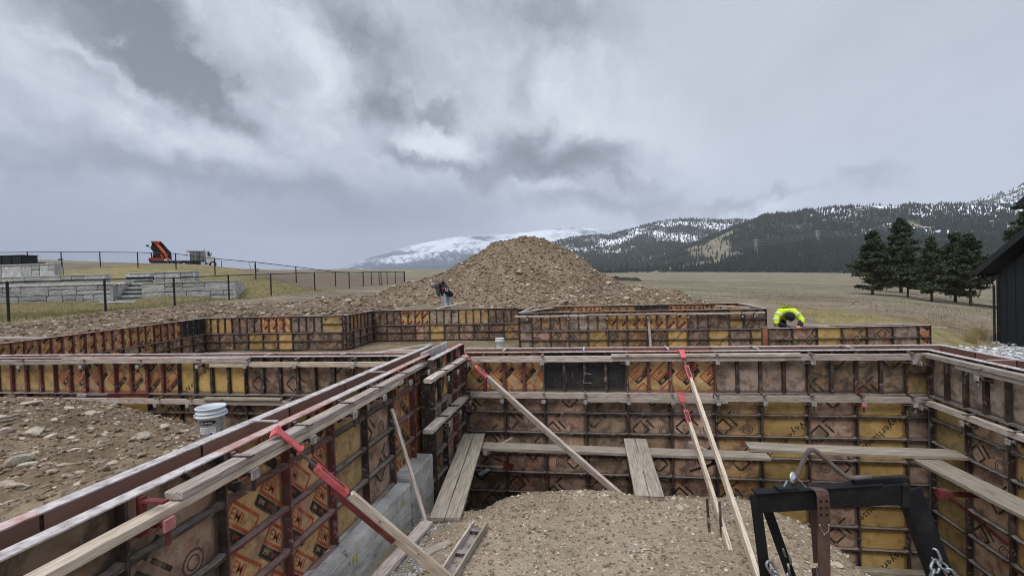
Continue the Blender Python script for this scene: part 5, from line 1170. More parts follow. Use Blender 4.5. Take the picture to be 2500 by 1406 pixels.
lp = thing('lumber_stack', 'low pale stack of lumber with leaning poles on the hill crest', 'lumber stack', (-43.3, 55.7, gz(-43.3, 55.7)-.25))
for k in range(9): put('timber', board_mesh(2.6, .18, .12, WOOD, 300+k), lp, (-1.3+.1*(k % 3), -.3+.22*(k % 3), .10+.14*(k//3)))
for k, (a, b) in enumerate((((.6, 0, 0), (.2, 0, 1.35)), ((.75, .1, 0), (1.0, .1, 1.1)), ((1.2, 0, 0), (1.05, .1, 1.2)))): put('pole', MB().tube([a, b], .03, 5).mesh('pole', STEEL), lp)
xm, ym = np.meshgrid(np.linspace(-6.5, 6.5, 60), np.linspace(-3, 3, 30), indexing='ij'); zm = 2.3*np.exp(-((xm+3.4)/2.4)**2-(ym/1.5)**2)+1.6*np.exp(-((xm-1)/2.2)**2-(ym/1.6)**2)+1.2*np.exp(-((xm-4)/1.6)**2-(ym/1.5)**2)-.9+.5*fbm(xm*.9, ym*.9, 4, 55)
tag(put('far_earth_mound', npmesh('far_earth_mound', np.stack([xm, ym, zm], -1).reshape(-1, 3), grid_faces(60, 30), mat('dark_topsoil', [(.35, (.028, .022, .018)), (.65, (.06, .045, .036))], .6, 1, .8, 3), False), None, (10.2, 153.5, gz(10.2, 153.5)+.2), (0, 0, R(4))), 'far-off low mound of dark soil on the dry field', 'earth mound')

# crane truck
ORANGE = mat('orange_crane_paint', [(.4, (.56, .085, .02)), (.7, (.68, .13, .03))], 4, .45, .1); TRKWHITE = mat('white_truck_paint', [(.4, (.52, .53, .54)), (.7, (.62, .63, .64))], 3, .35, .05); TYRE = mat('tyre_rubber', [(.4, (.016, .016, .017)), (.7, (.03, .03, .03))], 8, .85, .3); TGLASS = mat('cab_glass', [(.4, (.02, .025, .03)), (.7, (.03, .035, .04))], 3, .08, 0); TGREY = mat('grey_truck_box', [(.4, (.15, .15, .15)), (.7, (.24, .24, .235))], 3, .6, .2); REDCR = mat('dark_orange_crane_paint', [(.4, (.30, .05, .022)), (.7, (.38, .07, .03))], 4, .5, .1)
trk = thing('crane_truck', 'white-cabbed flatbed truck with folded orange crane at its tail on the hill', 'crane truck', mat=frame((-51.6, 54.47, gz(-51.6, 54.47)-.42), (.725, .688, 0), (-.688, .725, 0), (0, 0, 1))); trk.scale = (.80, .9, .88)
put('chassis', MB().box(-4.0, 3.4, -.45, .45, .55, .85).box(-4.1, 3.1, -1.15, 1.15, .95, 1.08).mesh('chassis', DARKM), trk)
cabp = [(3.15, .75), (3.15, 2.55), (3.35, 2.62), (3.70, 2.55), (3.88, 1.80), (4.45, 1.55), (4.55, .70), (4.42, .62), (4.3, .95), (3.95, .95), (3.75, .62)]
put('cab', MB().prism(cabp, -1.05, 1.05).mesh('cab', TRKWHITE), trk)
put('cab_window', MB().prism([(3.42, 1.75), (3.42, 2.38), (3.66, 2.38), (3.84, 1.75)], -1.062, -1.05).mesh('cab_window', TGLASS), trk)
put('windscreen', MB().bar((3.93, 0, 1.78), (3.72, 0, 2.50), 1.8, .012, 0, (1, 0, .3)).mesh('windscreen', TGLASS), trk)
put('bumper', MB().box(4.45, 4.62, -1.05, 1.05, .45, .72).mesh('bumper', DARKM), trk); put('mirror', MB().box(3.95, 4.0, -1.32, -1.18, 1.85, 2.3).box(3.9, 3.94, -1.25, -1.04, 2.2, 2.24).mesh('mirror', DARKM), trk); put('exhaust_stack', MB().tube([(3.02, -.9, .9), (3.02, -.9, 2.85)], .07, 8).mesh('exhaust_stack', STEELB), trk)
put('box_body', MB().box(1.05, 2.9, -1.1, 1.1, 1.08, 2.45).mesh('box_body', TGREY), trk); put('box_roof', MB().box(.6, 2.95, -1.15, 1.15, 2.45, 2.60).mesh('box_roof', TRKWHITE), trk)
for xx in (1.05, 1.45, 2.0, 2.3, 2.82): put('box_post', MB().box(xx-.03, xx+.03, -1.14, -1.1, 1.08, 2.45).mesh('box_post', DARKM), trk)
put('box_door', MB().box(1.5, 1.98, -1.13, -1.1, 1.15, 2.0).mesh('box_door', TGREY), trk); put('bed_stake', MB().box(.58, .66, -1.14, -1.06, 1.08, 2.45).mesh('bed_stake', STEELB), trk)
whm = MB().lathe([(.0, -.13), (.28, -.14), (.46, -.13), (.50, -.08), (.50, .08), (.46, .13), (0, .13)], 18).mesh('wheel', TYRE, True); rim = MB().lathe([(0, -.15), (.10, -.16), (.24, -.145), (.26, -.12)], 14, cap=False).mesh('rim', TRKWHITE, True)
for xx in (-2.6, -1.35, .2, 4.12):
    for yy in (-.95, .95):
        wlh = put('wheel', whm, trk, (xx, yy, .50), (R(90) if yy < 0 else R(-90), 0, 0)); put('rim', rim, wlh, (0, 0, -.0), (math.pi if yy < 0 else math.pi, 0, 0))
for xx in (-1.9, -.5, 1.0, 2.2): put('mud_flap', MB().box(xx-.02, xx+.02, -1.1, -.7, .25, .9).mesh('mud_flap', GALV if xx < 1 else DARKM), trk)
put('tool_box', MB().box(.9, 2.2, -1.12, -.6, .45, .93).mesh('tool_box', DARKM), trk); put('fuel_tank', MB().box(2.45, 3.05, -1.1, -.6, .42, .9).mesh('fuel_tank', STEELB), trk)
put('crane_base', MB().box(-4.15, -2.4, -1.1, 1.1, 1.08, 1.48).mesh('crane_base', REDCR), trk); put('outrigger', MB().box(-4.25, -4.05, -1.2, 1.2, 1.0, 1.42).box(-4.05, -2.2, -1.16, -.9, .55, .95).mesh('outrigger', DARKM), trk)
put('crane_column', MB().prism([(-3.85, 1.4), (-1.5, 1.4), (-1.45, 2.3), (-2.5, 3.7), (-3.75, 3.7), (-4.0, 2.9), (-3.65, 2.3)], -.32, .30).mesh('crane_column', DARKM), trk)
put('crane_boom', MB().bar((-3.35, -.55, 3.72), (-1.95, -.55, 1.78), .34, .36, 0, (1, 0, .7)).bar((-3.15, -.60, 3.55), (-2.1, -.60, 2.15), .30, .12, 1, (1, 0, .7)).mesh('crane_boom', [ORANGE, mat('light_orange_crane_paint', [(.4, (.72, .22, .08)), (.7, (.78, .28, .12))], 4, .45, 0)]), trk)
put('crane_head', MB().box(-3.9, -2.6, -.75, .1, 3.66, 3.86).box(-3.4, -2.9, -.8, .1, 3.5, 3.7).mesh('crane_head', REDCR), trk); put('crane_jib', MB().bar((-2.75, .05, 3.75), (-1.45, .05, 2.15), .24, .26, 0, (1, 0, .7)).bar((-1.5, -.2, 2.4), (-1.45, -.2, 1.2), .25, .2, 0, (1, 0, 0)).mesh('crane_jib', DARKM), trk)
put('crane_foot', MB().bar((-2.3, -.5, 2.2), (-1.75, -.5, 1.15), .3, .3, 0, (1, 0, .5)).bar((-2.75, -.5, 1.95), (-2.45, -.5, 1.55), .2, .2, 0, (1, 0, .5)).mesh('crane_foot', ORANGE), trk)
put('work_light', MB().box(-4.55, -4.2, -.3, .0, 3.15, 3.35).bar((-4.3, -.1, 3.2), (-3.75, -.1, 2.6), .05, .05).mesh('work_light', DARKM), trk); put('hydraulic_ram', MB().tube([(-3.9, -.5, 1.5), (-3.9, -.5, 2.25)], .09, 8).mesh('hydraulic_ram', DARKM), trk)

# ------------------------------------------------------------ PINES ON THE FIELD
BARK = mat('pine_bark', [(.3, (.045, .028, .02)), (.5, (.085, .055, .04)), (.7, (.13, .09, .07))], 4, .95, .7, 12, (3, 3, .6))
NEEDLE = mat('pine_needles', [(.3, (.036, .046, .024)), (.55, (.066, .078, .042)), (.75, (.11, .112, .068))], .9, .9, 0, island=.45)
def pine(label, x, y, h, seed, width=.24, low=.12, bare=0., top=.95, trunks=1, group='pines on the field'):
    rr = np.random.RandomState(seed); z = gz(x, y); o = thing('pine_tree', label, 'pine tree', (x, y, z-.1), group=group)
    ln = rr.normal(0, .012, 2); tb = MB(); tb.tube([(ln[0]*k*h, ln[1]*k*h, h*k) for k in (0, .1, .3, .55, .8, .97)], [h*.021, h*.017, h*.014, h*.010, h*.006, .015], 7); trunk = put('trunk', tb.mesh('trunk', BARK, True), o)
    lb = MB(); V = []; F = []; nb = int(62+h*2.2)
    for i in range(nb):
        f = low+(top-low)*(i+rr.uniform())/nb
        if rr.uniform() < bare*(1-f): continue
        R_ = h*width*1.28*((1-f)/(1-low))**.78*min(1, .72+1.8*(f-low))*rr.uniform(.5, 1.18); an = rr.uniform(0, 6.283); dr = rr.uniform(-.30, .12)*(1.2-f)
        bz = f*h; bx, by = ln[0]*f*h, ln[1]*f*h; pts = []
        for k in range(4):
            t = k/3; pts.append(Vector((bx+math.cos(an)*R_*t, by+math.sin(an)*R_*t, bz+R_*(dr*t+.22*t*t))))
        lb.tube(pts, [h*.0045, h*.0035, h*.0025, .008], 4)
        for k in range(int(13+R_*9)):
            t = 1-.75*rr.uniform()**1.6; c = pts[0].lerp(pts[3], t)+Vector(rr.normal(0, R_*.09+.06, 3)); c.z = pts[0].z+(pts[3].z-pts[0].z)*t+rr.normal(0, .07)
            for q in range(7):                                         # tuft of needle sprays
                d = Vector(rr.normal(0, 1, 3)); d.z = d.z*.45+.22; d.normalize(); s_ = d.cross(Vector(rr.normal(0, 1, 3))).normalized(); Ln = rr.uniform(.28, .56)*h/12; wd = rr.uniform(.07, .125)*h/12; b0 = c+Vector(rr.normal(0, .06, 3))
                n0 = len(V); V += [b0-s_*wd*.4, b0+d*Ln*.6-s_*wd, b0+d*Ln, b0+d*Ln*.6+s_*wd]; F.append((n0, n0+1, n0+2, n0+3))
    put('limb', lb.mesh('limb', BARK), trunk); cr = put('crown', npmesh('crown', np.array([v[:] for v in V]), np.array(F), NEEDLE), o)
    return o
pine('broad dark pine on the left of the clump, foliage nearly to the ground', 48.28, 92.96, 11.6, 1, .30, .10)
pine('tallest pine of the clump with a forked crown, second from the left', 61.6, 108.6, 15.6, 2, .25, .14)
pine('slim pine standing in front of the tallest one', 53.9, 93.2, 9.2, 3, .22, .18, .1)
pine('thin open pine with long bare trunk in the middle of the clump', 53.33, 86.32, 10.6, 4, .22, .12, .75)
pine('wide pine behind the rightmost trunk of the clump', 61.0, 93.0, 12.2, 5, .26, .10, .2)
pine('rightmost pine of the clump with a straight bare trunk', 58.81, 86.43, 11.8, 6, .25, .20, .35)
pine('pine rising behind the dark roof at the right edge', 61.5, 78.5, 17.0, 7, .24, .2)
tag(put('fallen_log', MB().tube([(57.5, 84.6, gz(57.5, 84.6)+.4), (62.5, 84.0, gz(62.5, 84)+.25)], [.16, .10], 7).mesh('fallen_log', BARK)), 'dark fallen log on the grass right of the pines', 'log')
# scattered pines one can tell apart on the pale slope
X_, Y_, Z_, ad_, t_, n_ = HF; rr = np.random.RandomState(5); c = 0
spm = MB(); spm.tube([(0, 0, -1), (0, 0, .5)], .02, 5, 1)
for zz, r1, r2 in ((.06, .20, .13), (.24, .19, .10), (.42, .155, .08), (.60, .115, .05), (.78, .075, .004)):
    vs = []; rq = np.random.RandomState(int(zz*100))
    for ring, (zr, rad) in enumerate(((zz, r1), (zz+.24, r2*.5))): vs += [(rad*math.cos(2*math.pi*k/9)*rq.uniform(.7, 1.2), rad*math.sin(2*math.pi*k/9)*rq.uniform(.7, 1.2), zr+rq.uniform(-.03, .03)) for k in range(9)]
    spm.raw(vs, [(k, (k+1) % 9, 9+(k+1) % 9, 9+k) for k in range(9)], 0)
spme = spm.mesh('slope_pine', [FORM, BARK])
while c < 120:
    i, j = rr.randint(0, X_.shape[0]), rr.randint(0, X_.shape[1]); a, t = ad_[i, j], t_[i, j]
    if not (3.5 < a < 16 and .0 < t < .85) or rr.uniform() > smooth01((17-a)/4): continue
    h = rr.uniform(11, 22); s = put('pine_tree', spme, None, (X_[i, j], Y_[i, j], Z_[i, j]), (0, 0, rr.uniform(0, 6)), (h*rr.uniform(.7, 1.0), h*rr.uniform(.7, 1.0), h))
    tag(s, 'small dark pine on the pale grassy hillside, '+('low down at its left end' if a < 8 and t < .4 else 'high on its left end' if a < 8 else 'low down below the pale pylon side' if t < .4 else 'high up towards the wooded ridge'), 'pine tree', 'pines scattered on the pale slope'); c += 1
# pylons and wires on the wooded hill
def hill_z(azd, d):
    i = np.argmin(np.abs(ad_[:, 0]-azd)); dd_ = np.hypot(X_[i], Y_[i]); return float(np.interp(d, dd_, Z_[i]))
def pol(azd, d): return d*math.sin(R(azd)), d*math.cos(R(azd))
PYL = mat('pale_pylon_steel', [(.4, (.36, .36, .36)), (.7, (.44, .44, .44))], 3, .6, 0)
tops = []
for azd, d, hgt, lab in ((17.6, 1290, 27, 'pale lattice pylon standing on the wooded hillside'), (23.1, 1450, 30, 'second pylon higher up the wooded hillside'), (29.9, 1600, 30, 'farthest pylon, behind the pines')):
    x, y = pol(azd, d); el_t = {17.6: 3.5, 23.1: 4.02, 29.9: 3.55}[azd]; zt = 1.0965+d*math.tan(R(el_t)); z = min(hill_z(azd, d), zt-hgt); hgt = zt-z; o = thing('pylon', lab, 'pylon', (x, y, z), rz=R(-azd)); w = 3.4
    mb = MB()
    for sx in (-1, 1):
        for sy in (-1, 1): mb.bar((sx*w, sy*w, 0), (sx*.7, sy*.7, hgt), .55, .55)
    for k in range(6):
        a, b = k/6, (k+1)/6; wa, wb = w+(.7-w)*a, w+(.7-w)*b
        for s in (-1, 1): mb.bar((-s*wa, -wa, hgt*a), (s*wb, -wb, hgt*b), .3, .3)
    put('lattice_tower', mb.mesh('lattice_tower', PYL), o)
    for k in (.62, .78, .94): put('crossarm', MB().bar((-5.2, 0, hgt*k), (5.2, 0, hgt*k), .6, .9).mesh('crossarm', PYL), o)
    tops.append([Vector((x, y, z+hgt*k)) for k in (.62, .78, .94)])
ends = [Vector((*pol(4.5, 1250), 1.0965+1250*math.tan(R(q)))) for q in (.8, .95, 1.1)]
for (A, B), lab in zip(((ends, tops[0]), (tops[0], tops[1]), (tops[1], tops[2])), ('faint power lines left of the pale pylon', 'power lines between the pale pylon and the second pylon', 'power lines running right from the second pylon')):
    mb = MB()
    for a, b in zip(A, B): mb.tube([a.lerp(b, t)-Vector((0, 0, 22*t*(1-t))) for t in np.linspace(0, 1, 10)], .13, 3)
    tag(put('power_line', mb.mesh('power_line', PYL)), lab, 'power line')
# ------------------------------------------------------------ DARK HOUSE AT THE RIGHT EDGE
SIDING = mat('black_board_siding', [(.3, (.010, .012, .015)), (.6, (.018, .020, .024))], 6, .65, .2, 30, (8, 8, .5)); ROOFM = mat('dark_metal_roof', [(.4, (.018, .019, .021)), (.7, (.030, .031, .033))], 3, .45, .1); TRIMM = mat('black_trim', [(.4, (.014, .015, .017)), (.7, (.022, .023, .025))], 5, .5, .05)
hs = thing('house', 'near-black board-and-batten house with a sloping roof edge at the right', 'house', (17.0, 23.5, -2.3))
sl_ = .64; wall_p = [(-11, -.6), (-11, 3.0+sl_*2), (-4.6, 3.0+sl_*4.6), (0, 3.0), (0, -.6)]
Mx = Matrix(((0, 1, 0, 0), (1, 0, 0, 0), (0, 0, 1, 0), (0, 0, 0, 1)))    # polygon x -> world y
put('wall', MB().prism(wall_p, 0, 9, 0, Mx).mesh('wall', SIDING), hs)
for k in range(24):
    y = -.03-k*.41; top = 3.0+sl_*(-y) if -y < 4.6 else 3.0+sl_*4.6-sl_*.4*(-y-4.6)
    put('batten', MB().box(-.022, 0, y-.028, y+.028, .12, top).mesh('batten', SIDING), hs)
put('corner_board', MB().box(-.03, .0, -.10, .02, .0, 3.0).box(-.028, .2, .0, .03, .0, 2.98).mesh('corner_board', TRIMM), hs); put('base_trim', MB().box(-.035, -.002, -11, .0, -.05, .12).mesh('base_trim', TRIMM), hs)
put('roof', MB().bar((4.35, .62, 3.45-.62*sl_+.06), (4.35, -4.7, 3.45+4.7*sl_+.06), 9.6, .10, 0, (0, .5, 1)).mesh('roof', ROOFM), hs)
put('soffit', MB().bar((-.22, .55, 3.38-.55*sl_), (-.22, -4.7, 3.38+4.7*sl_), .44, .025, 0, (0, .5, 1)).mesh('soffit', TRIMM), hs)
put('rake_board', MB().bar((-.45, .62, 3.36-.62*sl_+.06), (-.45, -4.75, 3.36+4.75*sl_+.06), .03, .26, 0, (0, .5, 1)).mesh('rake_board', TRIMM), hs)
put('gutter', MB().box(-.55, 8.5, .60, .74, 2.94, 3.06).mesh('gutter', TRIMM), hs); put('downspout', MB().tube([(-.10, .66, 2.94), (-.10, .60, 2.80), (-.09, .14, 2.62), (-.09, .07, 2.5), (-.09, .07, .1)], .045, 8).mesh('downspout', TRIMM), hs)
put('upper_wall', MB().box(4.6, 9, -3, 1.2, 2, 6.0).mesh('upper_wall', SIDING), hs)
put('upper_roof', MB().bar((6.4, 2.0, 6.16), (6.4, -3, 6.16+5*.55), 8.2, .12, 0, (0, .5, 1)).mesh('upper_roof', ROOFM), hs); put('upper_rake_board', MB().bar((2.28, 2.0, 6.02), (2.28, -3, 6.02+5*.55), .05, .34, 0, (0, .5, 1)).mesh('upper_rake_board', TRIMM), hs); put('upper_gutter', MB().box(2.1, 8, 2.0, 2.16, 5.9, 6.05).mesh('upper_gutter', TRIMM), hs)
# stones along the house, grass tufts
rk = []
for k in range(2400):
    y = rs.uniform(13, 23.4); x = rs.uniform(11.4, 16.9)
    if y < 17.0+(x-11.5)*1.18 and x > 11.4: rk.append((x, y, gz(x, y)+.02))
scatter('river_rock', np.array(rk*6)+np.c_[rs.normal(0, .5, (len(rk)*6, 2)), np.zeros(len(rk)*6)], 10**rs.uniform(-1.7, -.85, len(rk)*6), mat('white_river_rock', [(.3, (.34, .34, .34)), (.5, (.50, .50, .50)), (.7, (.64, .64, .64))], 3, .85, .2, 30, island=.45), 91)
def blades(name, P_, hmin, hmax, wd, m, seed, lean=.35, kind='stuff', label=None, cat=None, group=None):
    rr = np.random.RandomState(seed); n = len(P_); a = rr.uniform(0, 6.283, n); h = rr.uniform(hmin, hmax, n); l = rr.normal(0, lean, (n, 2))*h[:, None]
    d = np.stack([np.cos(a), np.sin(a), 0*a], -1)*wd; top = P_+np.c_[l, h]; mid = P_+np.c_[l*.35, h*.6]
    V = np.stack([P_-d, P_+d, mid+d*.6, top, mid-d*.6], 1).reshape(-1, 3); b = np.arange(n)[:, None]*5
    F = np.concatenate([b+np.array([[0, 1, 2]]), b+np.array([[0, 2, 4]]), b+np.array([[4, 2, 3]])])
    o = put(name, npmesh(name, V, F, m)); return tag(o, label, cat, group, kind)
DRYG = mat('dry_grass_blades', [(.3, (.20, .155, .065)), (.5, (.29, .23, .105)), (.7, (.37, .31, .17))], .8, .9, 0, island=.35); GREENG = mat('green_grass_blades', [(.3, (.115, .11, .045)), (.5, (.20, .175, .08)), (.7, (.29, .24, .125))], .5, .9, 0, island=.35); FIELDG = mat('bleached_field_grass', [(.3, (.16, .135, .085)), (.5, (.25, .215, .145)), (.7, (.35, .31, .23))], .3, .9, 0, island=.3)
def on_ground(n, x0, x1, y0, y1, ok):
    x, y = rs.uniform(x0, x1, n), rs.uniform(y0, y1, n); k = ok(x, y); x, y = x[k], y[k]; return np.stack([x, y, ground_z(x, y)-.01], -1)
blades('lawn_grass', on_ground(42000, 8, 30, 13.5, 30, lambda x, y: ((y > 17.0+(x-11.5)*1.18+rs.normal(0, .2, len(x))) | (x < 11.4)) & (poly_sd(x, y, FOOT) > .2) & (x < 17.0+(y-23.5)*3) & (x > 8.0+.4*fbm(x, y, 2, 8))), .05, .14, .007, DRYG, 21)
blades('lawn_grass', on_ground(52000, -44, -20.5, 8, 37, lambda x, y: (x < -20.9+rs.normal(0, .2, len(x))) & (np.hypot(x, y) < 46)), .05, .12, .010, GREENG, 22)
blades('field_grass', on_ground(60000, -10, 95, 24, 170, lambda x, y: (np.degrees(np.arctan2(x, y)) > 1) & (np.hypot(x, y) > 32+8*fbm(x*.1, y*.1, 3, 9)) & (fbm(x*.12, y*.3, 3, 10) > -.12) & ((x-PC[0])**2+(y-PC[1])**2 > 170)), .12, .34, .022, FIELDG, 23)
for k, (x, y, s, lab) in enumerate(((13.75, 20.2, .55, 'tuft of ornamental grass on the stones beside the dark house'), (15.9, 22.9, .85, 'taller wispy grass plant close to the dark house corner'))):
    P_ = np.array([(x+rs.normal(0, .10), y+rs.normal(0, .10), gz(x, y)) for _ in range(260)])
    blades('grass_tuft', P_, s*.5, s, .005, DRYG, 30+k, .45, None, lab, 'grass tuft')

# ------------------------------------------------------------ WORKERS
SKIN = mat('skin', [(.4, (.38, .22, .15)), (.7, (.44, .27, .19))], 8, .55, 0); HIVIS = mat('fluorescent_yellow_cloth', [(.35, (.40, .56, .02)), (.55, (.70, .88, .05)), (.8, (.80, .92, .16))], 9, .8, 1.0, 12, bdist=.03); REFLECT = mat('reflective_tape', [(.4, (.50, .54, .46)), (.7, (.60, .63, .56))], 8, .5, .1); BLACKC = mat('black_work_cloth', [(.35, (.010, .011, .014)), (.65, (.022, .023, .028))], 7, .9, .6, 25); NAVYC = mat('dark_grey_jacket', [(.35, (.020, .026, .030)), (.6, (.045, .055, .060)), (.8, (.07, .08, .085))], 6, .9, .8, 18); DENIM = mat('washed_denim', [(.3, (.20, .26, .32)), (.5, (.32, .39, .45)), (.7, (.45, .51, .56))], 8, .9, .5, 30); POUCH = mat('red_pouch', [(.4, (.45, .03, .035)), (.7, (.55, .06, .06))], 8, .7, .3); GLOVE = mat('orange_glove', [(.4, (.72, .20, .14)), (.7, (.78, .28, .2))], 8, .7, .2)
def skin(name, V, E, rad, m, parent, sub=1, root=0):
    """continuous body or garment grown round a skeleton"""
    me = bpy.data.meshes.new(name); me.from_pydata(V, E, []); me.materials.append(m); o = put(name, me, parent)
    o.modifiers.new('skin', 'SKIN').use_smooth_shade = True; me.skin_vertices.new() if not me.skin_vertices else None
    for i, s in enumerate(me.skin_vertices[0].data):
        r_ = rad[i] if isinstance(rad[i], tuple) else (rad[i], rad[i]); s.radius = r_; s.use_root = (i == root)
    ss = o.modifiers.new('subdivision', 'SUBSURF'); ss.levels = sub; ss.render_levels = sub
    return o
def hand(name, wrist, d, nrm, m, parent, s=1.0, curl=.5):
    """palm with four bent fingers of different length and a side thumb"""
    w = Vector(wrist); d = Vector(d).normalized(); n = Vector(nrm).normalized(); sd = d.cross(n).normalized(); V = [w, w+d*.045*s, w+d*.085*s]; E = [(0, 1), (1, 2)]; rad = [(.027*s, .020*s), (.040*s, .018*s), (.038*s, .016*s)]
    for k, (off, ln) in enumerate(((-.030, .062), (-.010, .074), (.011, .070), (.030, .054))):
        b = w+d*.085*s+sd*off*s; k0 = len(V); p1 = b+d*ln*.5*s-n*curl*.18*ln*s; p2 = p1+d*ln*.35*s-n*curl*.7*ln*s; p3 = p2+d*ln*.1*s-n*curl*.6*ln*s
        V += [b, p1, p2, p3]; E += [(2, k0), (k0, k0+1), (k0+1, k0+2), (k0+2, k0+3)]; rad += [.0095*s, .009*s, .0085*s, .0075*s]
    k0 = len(V); b = w+d*.028*s+sd*-.034*s; V += [b, b+(d*.6-sd*.8)*.035*s, b+(d*1.3-sd*.9-n*.4)*.045*s]; E += [(1, k0), (k0, k0+1), (k0+1, k0+2)]; rad += [.014*s, .011*s, .009*s]
    return skin(name, V, E, rad, m, parent, 1, 1)
def head_mesh(m, seed=0):
    """head with brow, nose, lips, chin, eye sockets and ears; face towards -y, chin down"""
    bm = bmesh.new(); bmesh.ops.create_uvsphere(bm, u_segments=20, v_segments=16, radius=1)
    for v in bm.verts:
        x, y, z = v.co; f = max(0, -y)
        x *= .076*(1-.22*max(0, -z)); yy = y*.098; zz = z*.118
        yy -= f*(.020*math.exp(-((z+.08)/.16)**2-(x/.016)**2)+.008*math.exp(-((z+.45)/.1)**2-(x/.028)**2)+.012*math.exp(-((z+.8)/.2)**2-(x/.035)**2)+.006*math.exp(-((z-.28)/.12)**2))
        yy += f*.012*math.exp(-((z-.1)/.12)**2)*math.exp(-((abs(x)-.032)/.014)**2)
        v.co = (x, yy, zz)
    for s in (-1, 1):
        r_ = bmesh.ops.create_uvsphere(bm, u_segments=8, v_segments=6, radius=1)
        for v in r_['verts']: v.co = Vector((s*.077+v.co.x*.008, .005+v.co.y*.018, -.005+v.co.z*.032))
    me = bpy.data.meshes.new('head'); bm.to_mesh(me); bm.free(); me.materials.append(m)
    me.polygons.foreach_set('use_smooth', [True]*len(me.polygons)); return me
def beanie_mesh(m):
    return MB().lathe([(.090, -.02), (.097, .0), (.097, .035), (.093, .04), (.090, .075), (.072, .112), (.04, .132), (.006, .14)], 18).mesh('beanie', m, True)
# worker in yellow, bent over the lower forms, facing the camera with head down
w2 = thing('person', 'worker in a fluorescent yellow jacket and black beanie bent over the lower far forms', 'person', (5.27, 14.15, -1.14)); w2.scale = (.93, .95, .97)
def P2(x, y, z): return (x, y, z)
B2 = [(0, .62, .86), (0, .48, .98), (0, .30, 1.10), (0, .12, 1.17), (0, .0, 1.13), (0, -.07, 1.08),
      (-.10, .62, .82), (-.11, .50, .45), (-.12, .60, .08), (-.12, .47, .04), (.10, .62, .82), (.11, .50, .45), (.12, .60, .08), (.12, .47, .04),
      (-.19, .06, 1.15), (-.345, -.02, .93), (-.16, -.30, .80), (.19, .06, 1.15), (.335, -.04, .95), (.13, -.32, .80)]
E2 = [(0, 1), (1, 2), (2, 3), (3, 4), (4, 5), (0, 6), (6, 7), (7, 8), (8, 9), (0, 10), (10, 11), (11, 12), (12, 13), (3, 14), (14, 15), (15, 16), (3, 17), (17, 18), (18, 19)]
skin('body', B2, E2, [.15, .14, .15, .15, .065, .06, .095, .07, .05, .045, .095, .07, .05, .045, .075, .052, .034, .075, .052, .034], BLACKC, w2)
J2 = [(0, .55, .93), (0, .42, 1.04), (0, .26, 1.14), (0, .10, 1.185), (-.18, .06, 1.165), (-.30, .01, 1.03), (-.365, -.05, .90), (-.30, -.14, .83), (.18, .06, 1.165), (.29, .0, 1.04), (.350, -.07, .92), (.29, -.15, .85)]
skin('jacket', J2, [(0, 1), (1, 2), (2, 3), (3, 4), (4, 5), (5, 6), (6, 7), (3, 8), (8, 9), (9, 10), (10, 11)], [(.19, .15), (.185, .155), (.19, .16), (.17, .14), .115, .098, .088, .082, .115, .098, .088, .082], HIVIS, w2, 2, 2)
for sx in (-1, 1):
    put('reflective_band', MB().tube([(sx*.25, .03, 1.10), (sx*.275, .015, 1.065)], [.112, .108], 12).mesh('reflective_band', REFLECT, True), w2); put('reflective_band', MB().tube([(sx*.338, -.03, .955), (sx*.352, -.045, .92)], [.100, .099], 12).mesh('reflective_band', REFLECT, True), w2)
    put('sleeve_cuff', MB().tube([(sx*.295, -.14, .835), (sx*.17, -.29, .80)], [.062, .045], 10).mesh('sleeve_cuff', BLACKC, True), w2)
hd = put('head', head_mesh(SKIN), w2, (.01, -.16, 1.005), (R(62), 0, 0)); put('beanie', beanie_mesh(BLACKC), hd, (0, .012, .025), (R(-12), 0, 0), (1.06, 1.12, 1.0))
put('hood', MB().lathe([(.13, 0), (.135, .06), (.11, .13), (.05, .16)], 14, cap=False).mesh('hood', BLACKC, True), w2, (0, -.07, 1.05), (R(80), 0, 0), (1, .9, 1))
hand('glove', (-.15, -.31, .80), (.6, -.5, -.15), (0, .2, 1), BLACKC, w2, 1.15); hand('glove', (.12, -.33, .80), (-.2, -.8, -.25), (0, .2, 1), GLOVE, w2, 1.2)
# worker in jeans bent forward to the left behind the far forms
w1 = thing('person', 'worker in dark jacket and washed jeans bent forward beside the dirt pile', 'person', (-5.98, 19.42, -.12))
B1 = [(.02, .0, .80), (-.05, -.02, .95), (-.16, -.05, 1.07), (-.27, -.07, 1.12), (-.36, -.09, 1.09), (-.42, -.10, 1.05),
      (.0, -.09, .76), (.02, -.10, .42), (.06, -.10, .06), (-.06, -.12, .03), (.05, .10, .76), (.10, .10, .42), (.16, .10, .06), (.05, .10, .03),
      (-.27, -.24, 1.06), (-.22, -.30, .78), (-.14, -.33, .56), (-.27, .12, 1.06), (-.22, .18, .78), (-.14, .22, .56)]
skin('body', B1, [(0, 1), (1, 2), (2, 3), (3, 4), (4, 5), (0, 6), (6, 7), (7, 8), (8, 9), (0, 10), (10, 11), (11, 12), (12, 13), (3, 14), (14, 15), (15, 16), (3, 17), (17, 18), (18, 19)], [.13, .13, .14, .12, .06, .055, .10, .085, .07, .05, .10, .085, .07, .05, .07, .055, .04, .07, .055, .04], DENIM, w1)
skin('jacket', [(.06, 0, .84), (-.05, -.02, .98), (-.16, -.05, 1.10), (-.27, -.07, 1.13), (-.27, -.23, 1.07), (-.22, -.30, .80), (-.16, -.33, .60), (-.27, .11, 1.07), (-.22, .18, .80), (-.16, .22, .60)], [(0, 1), (1, 2), (2, 3), (3, 4), (4, 5), (5, 6), (3, 7), (7, 8), (8, 9)], [.175, .18, .185, .15, .095, .085, .065, .095, .085, .065], NAVYC, w1, 1, 1)
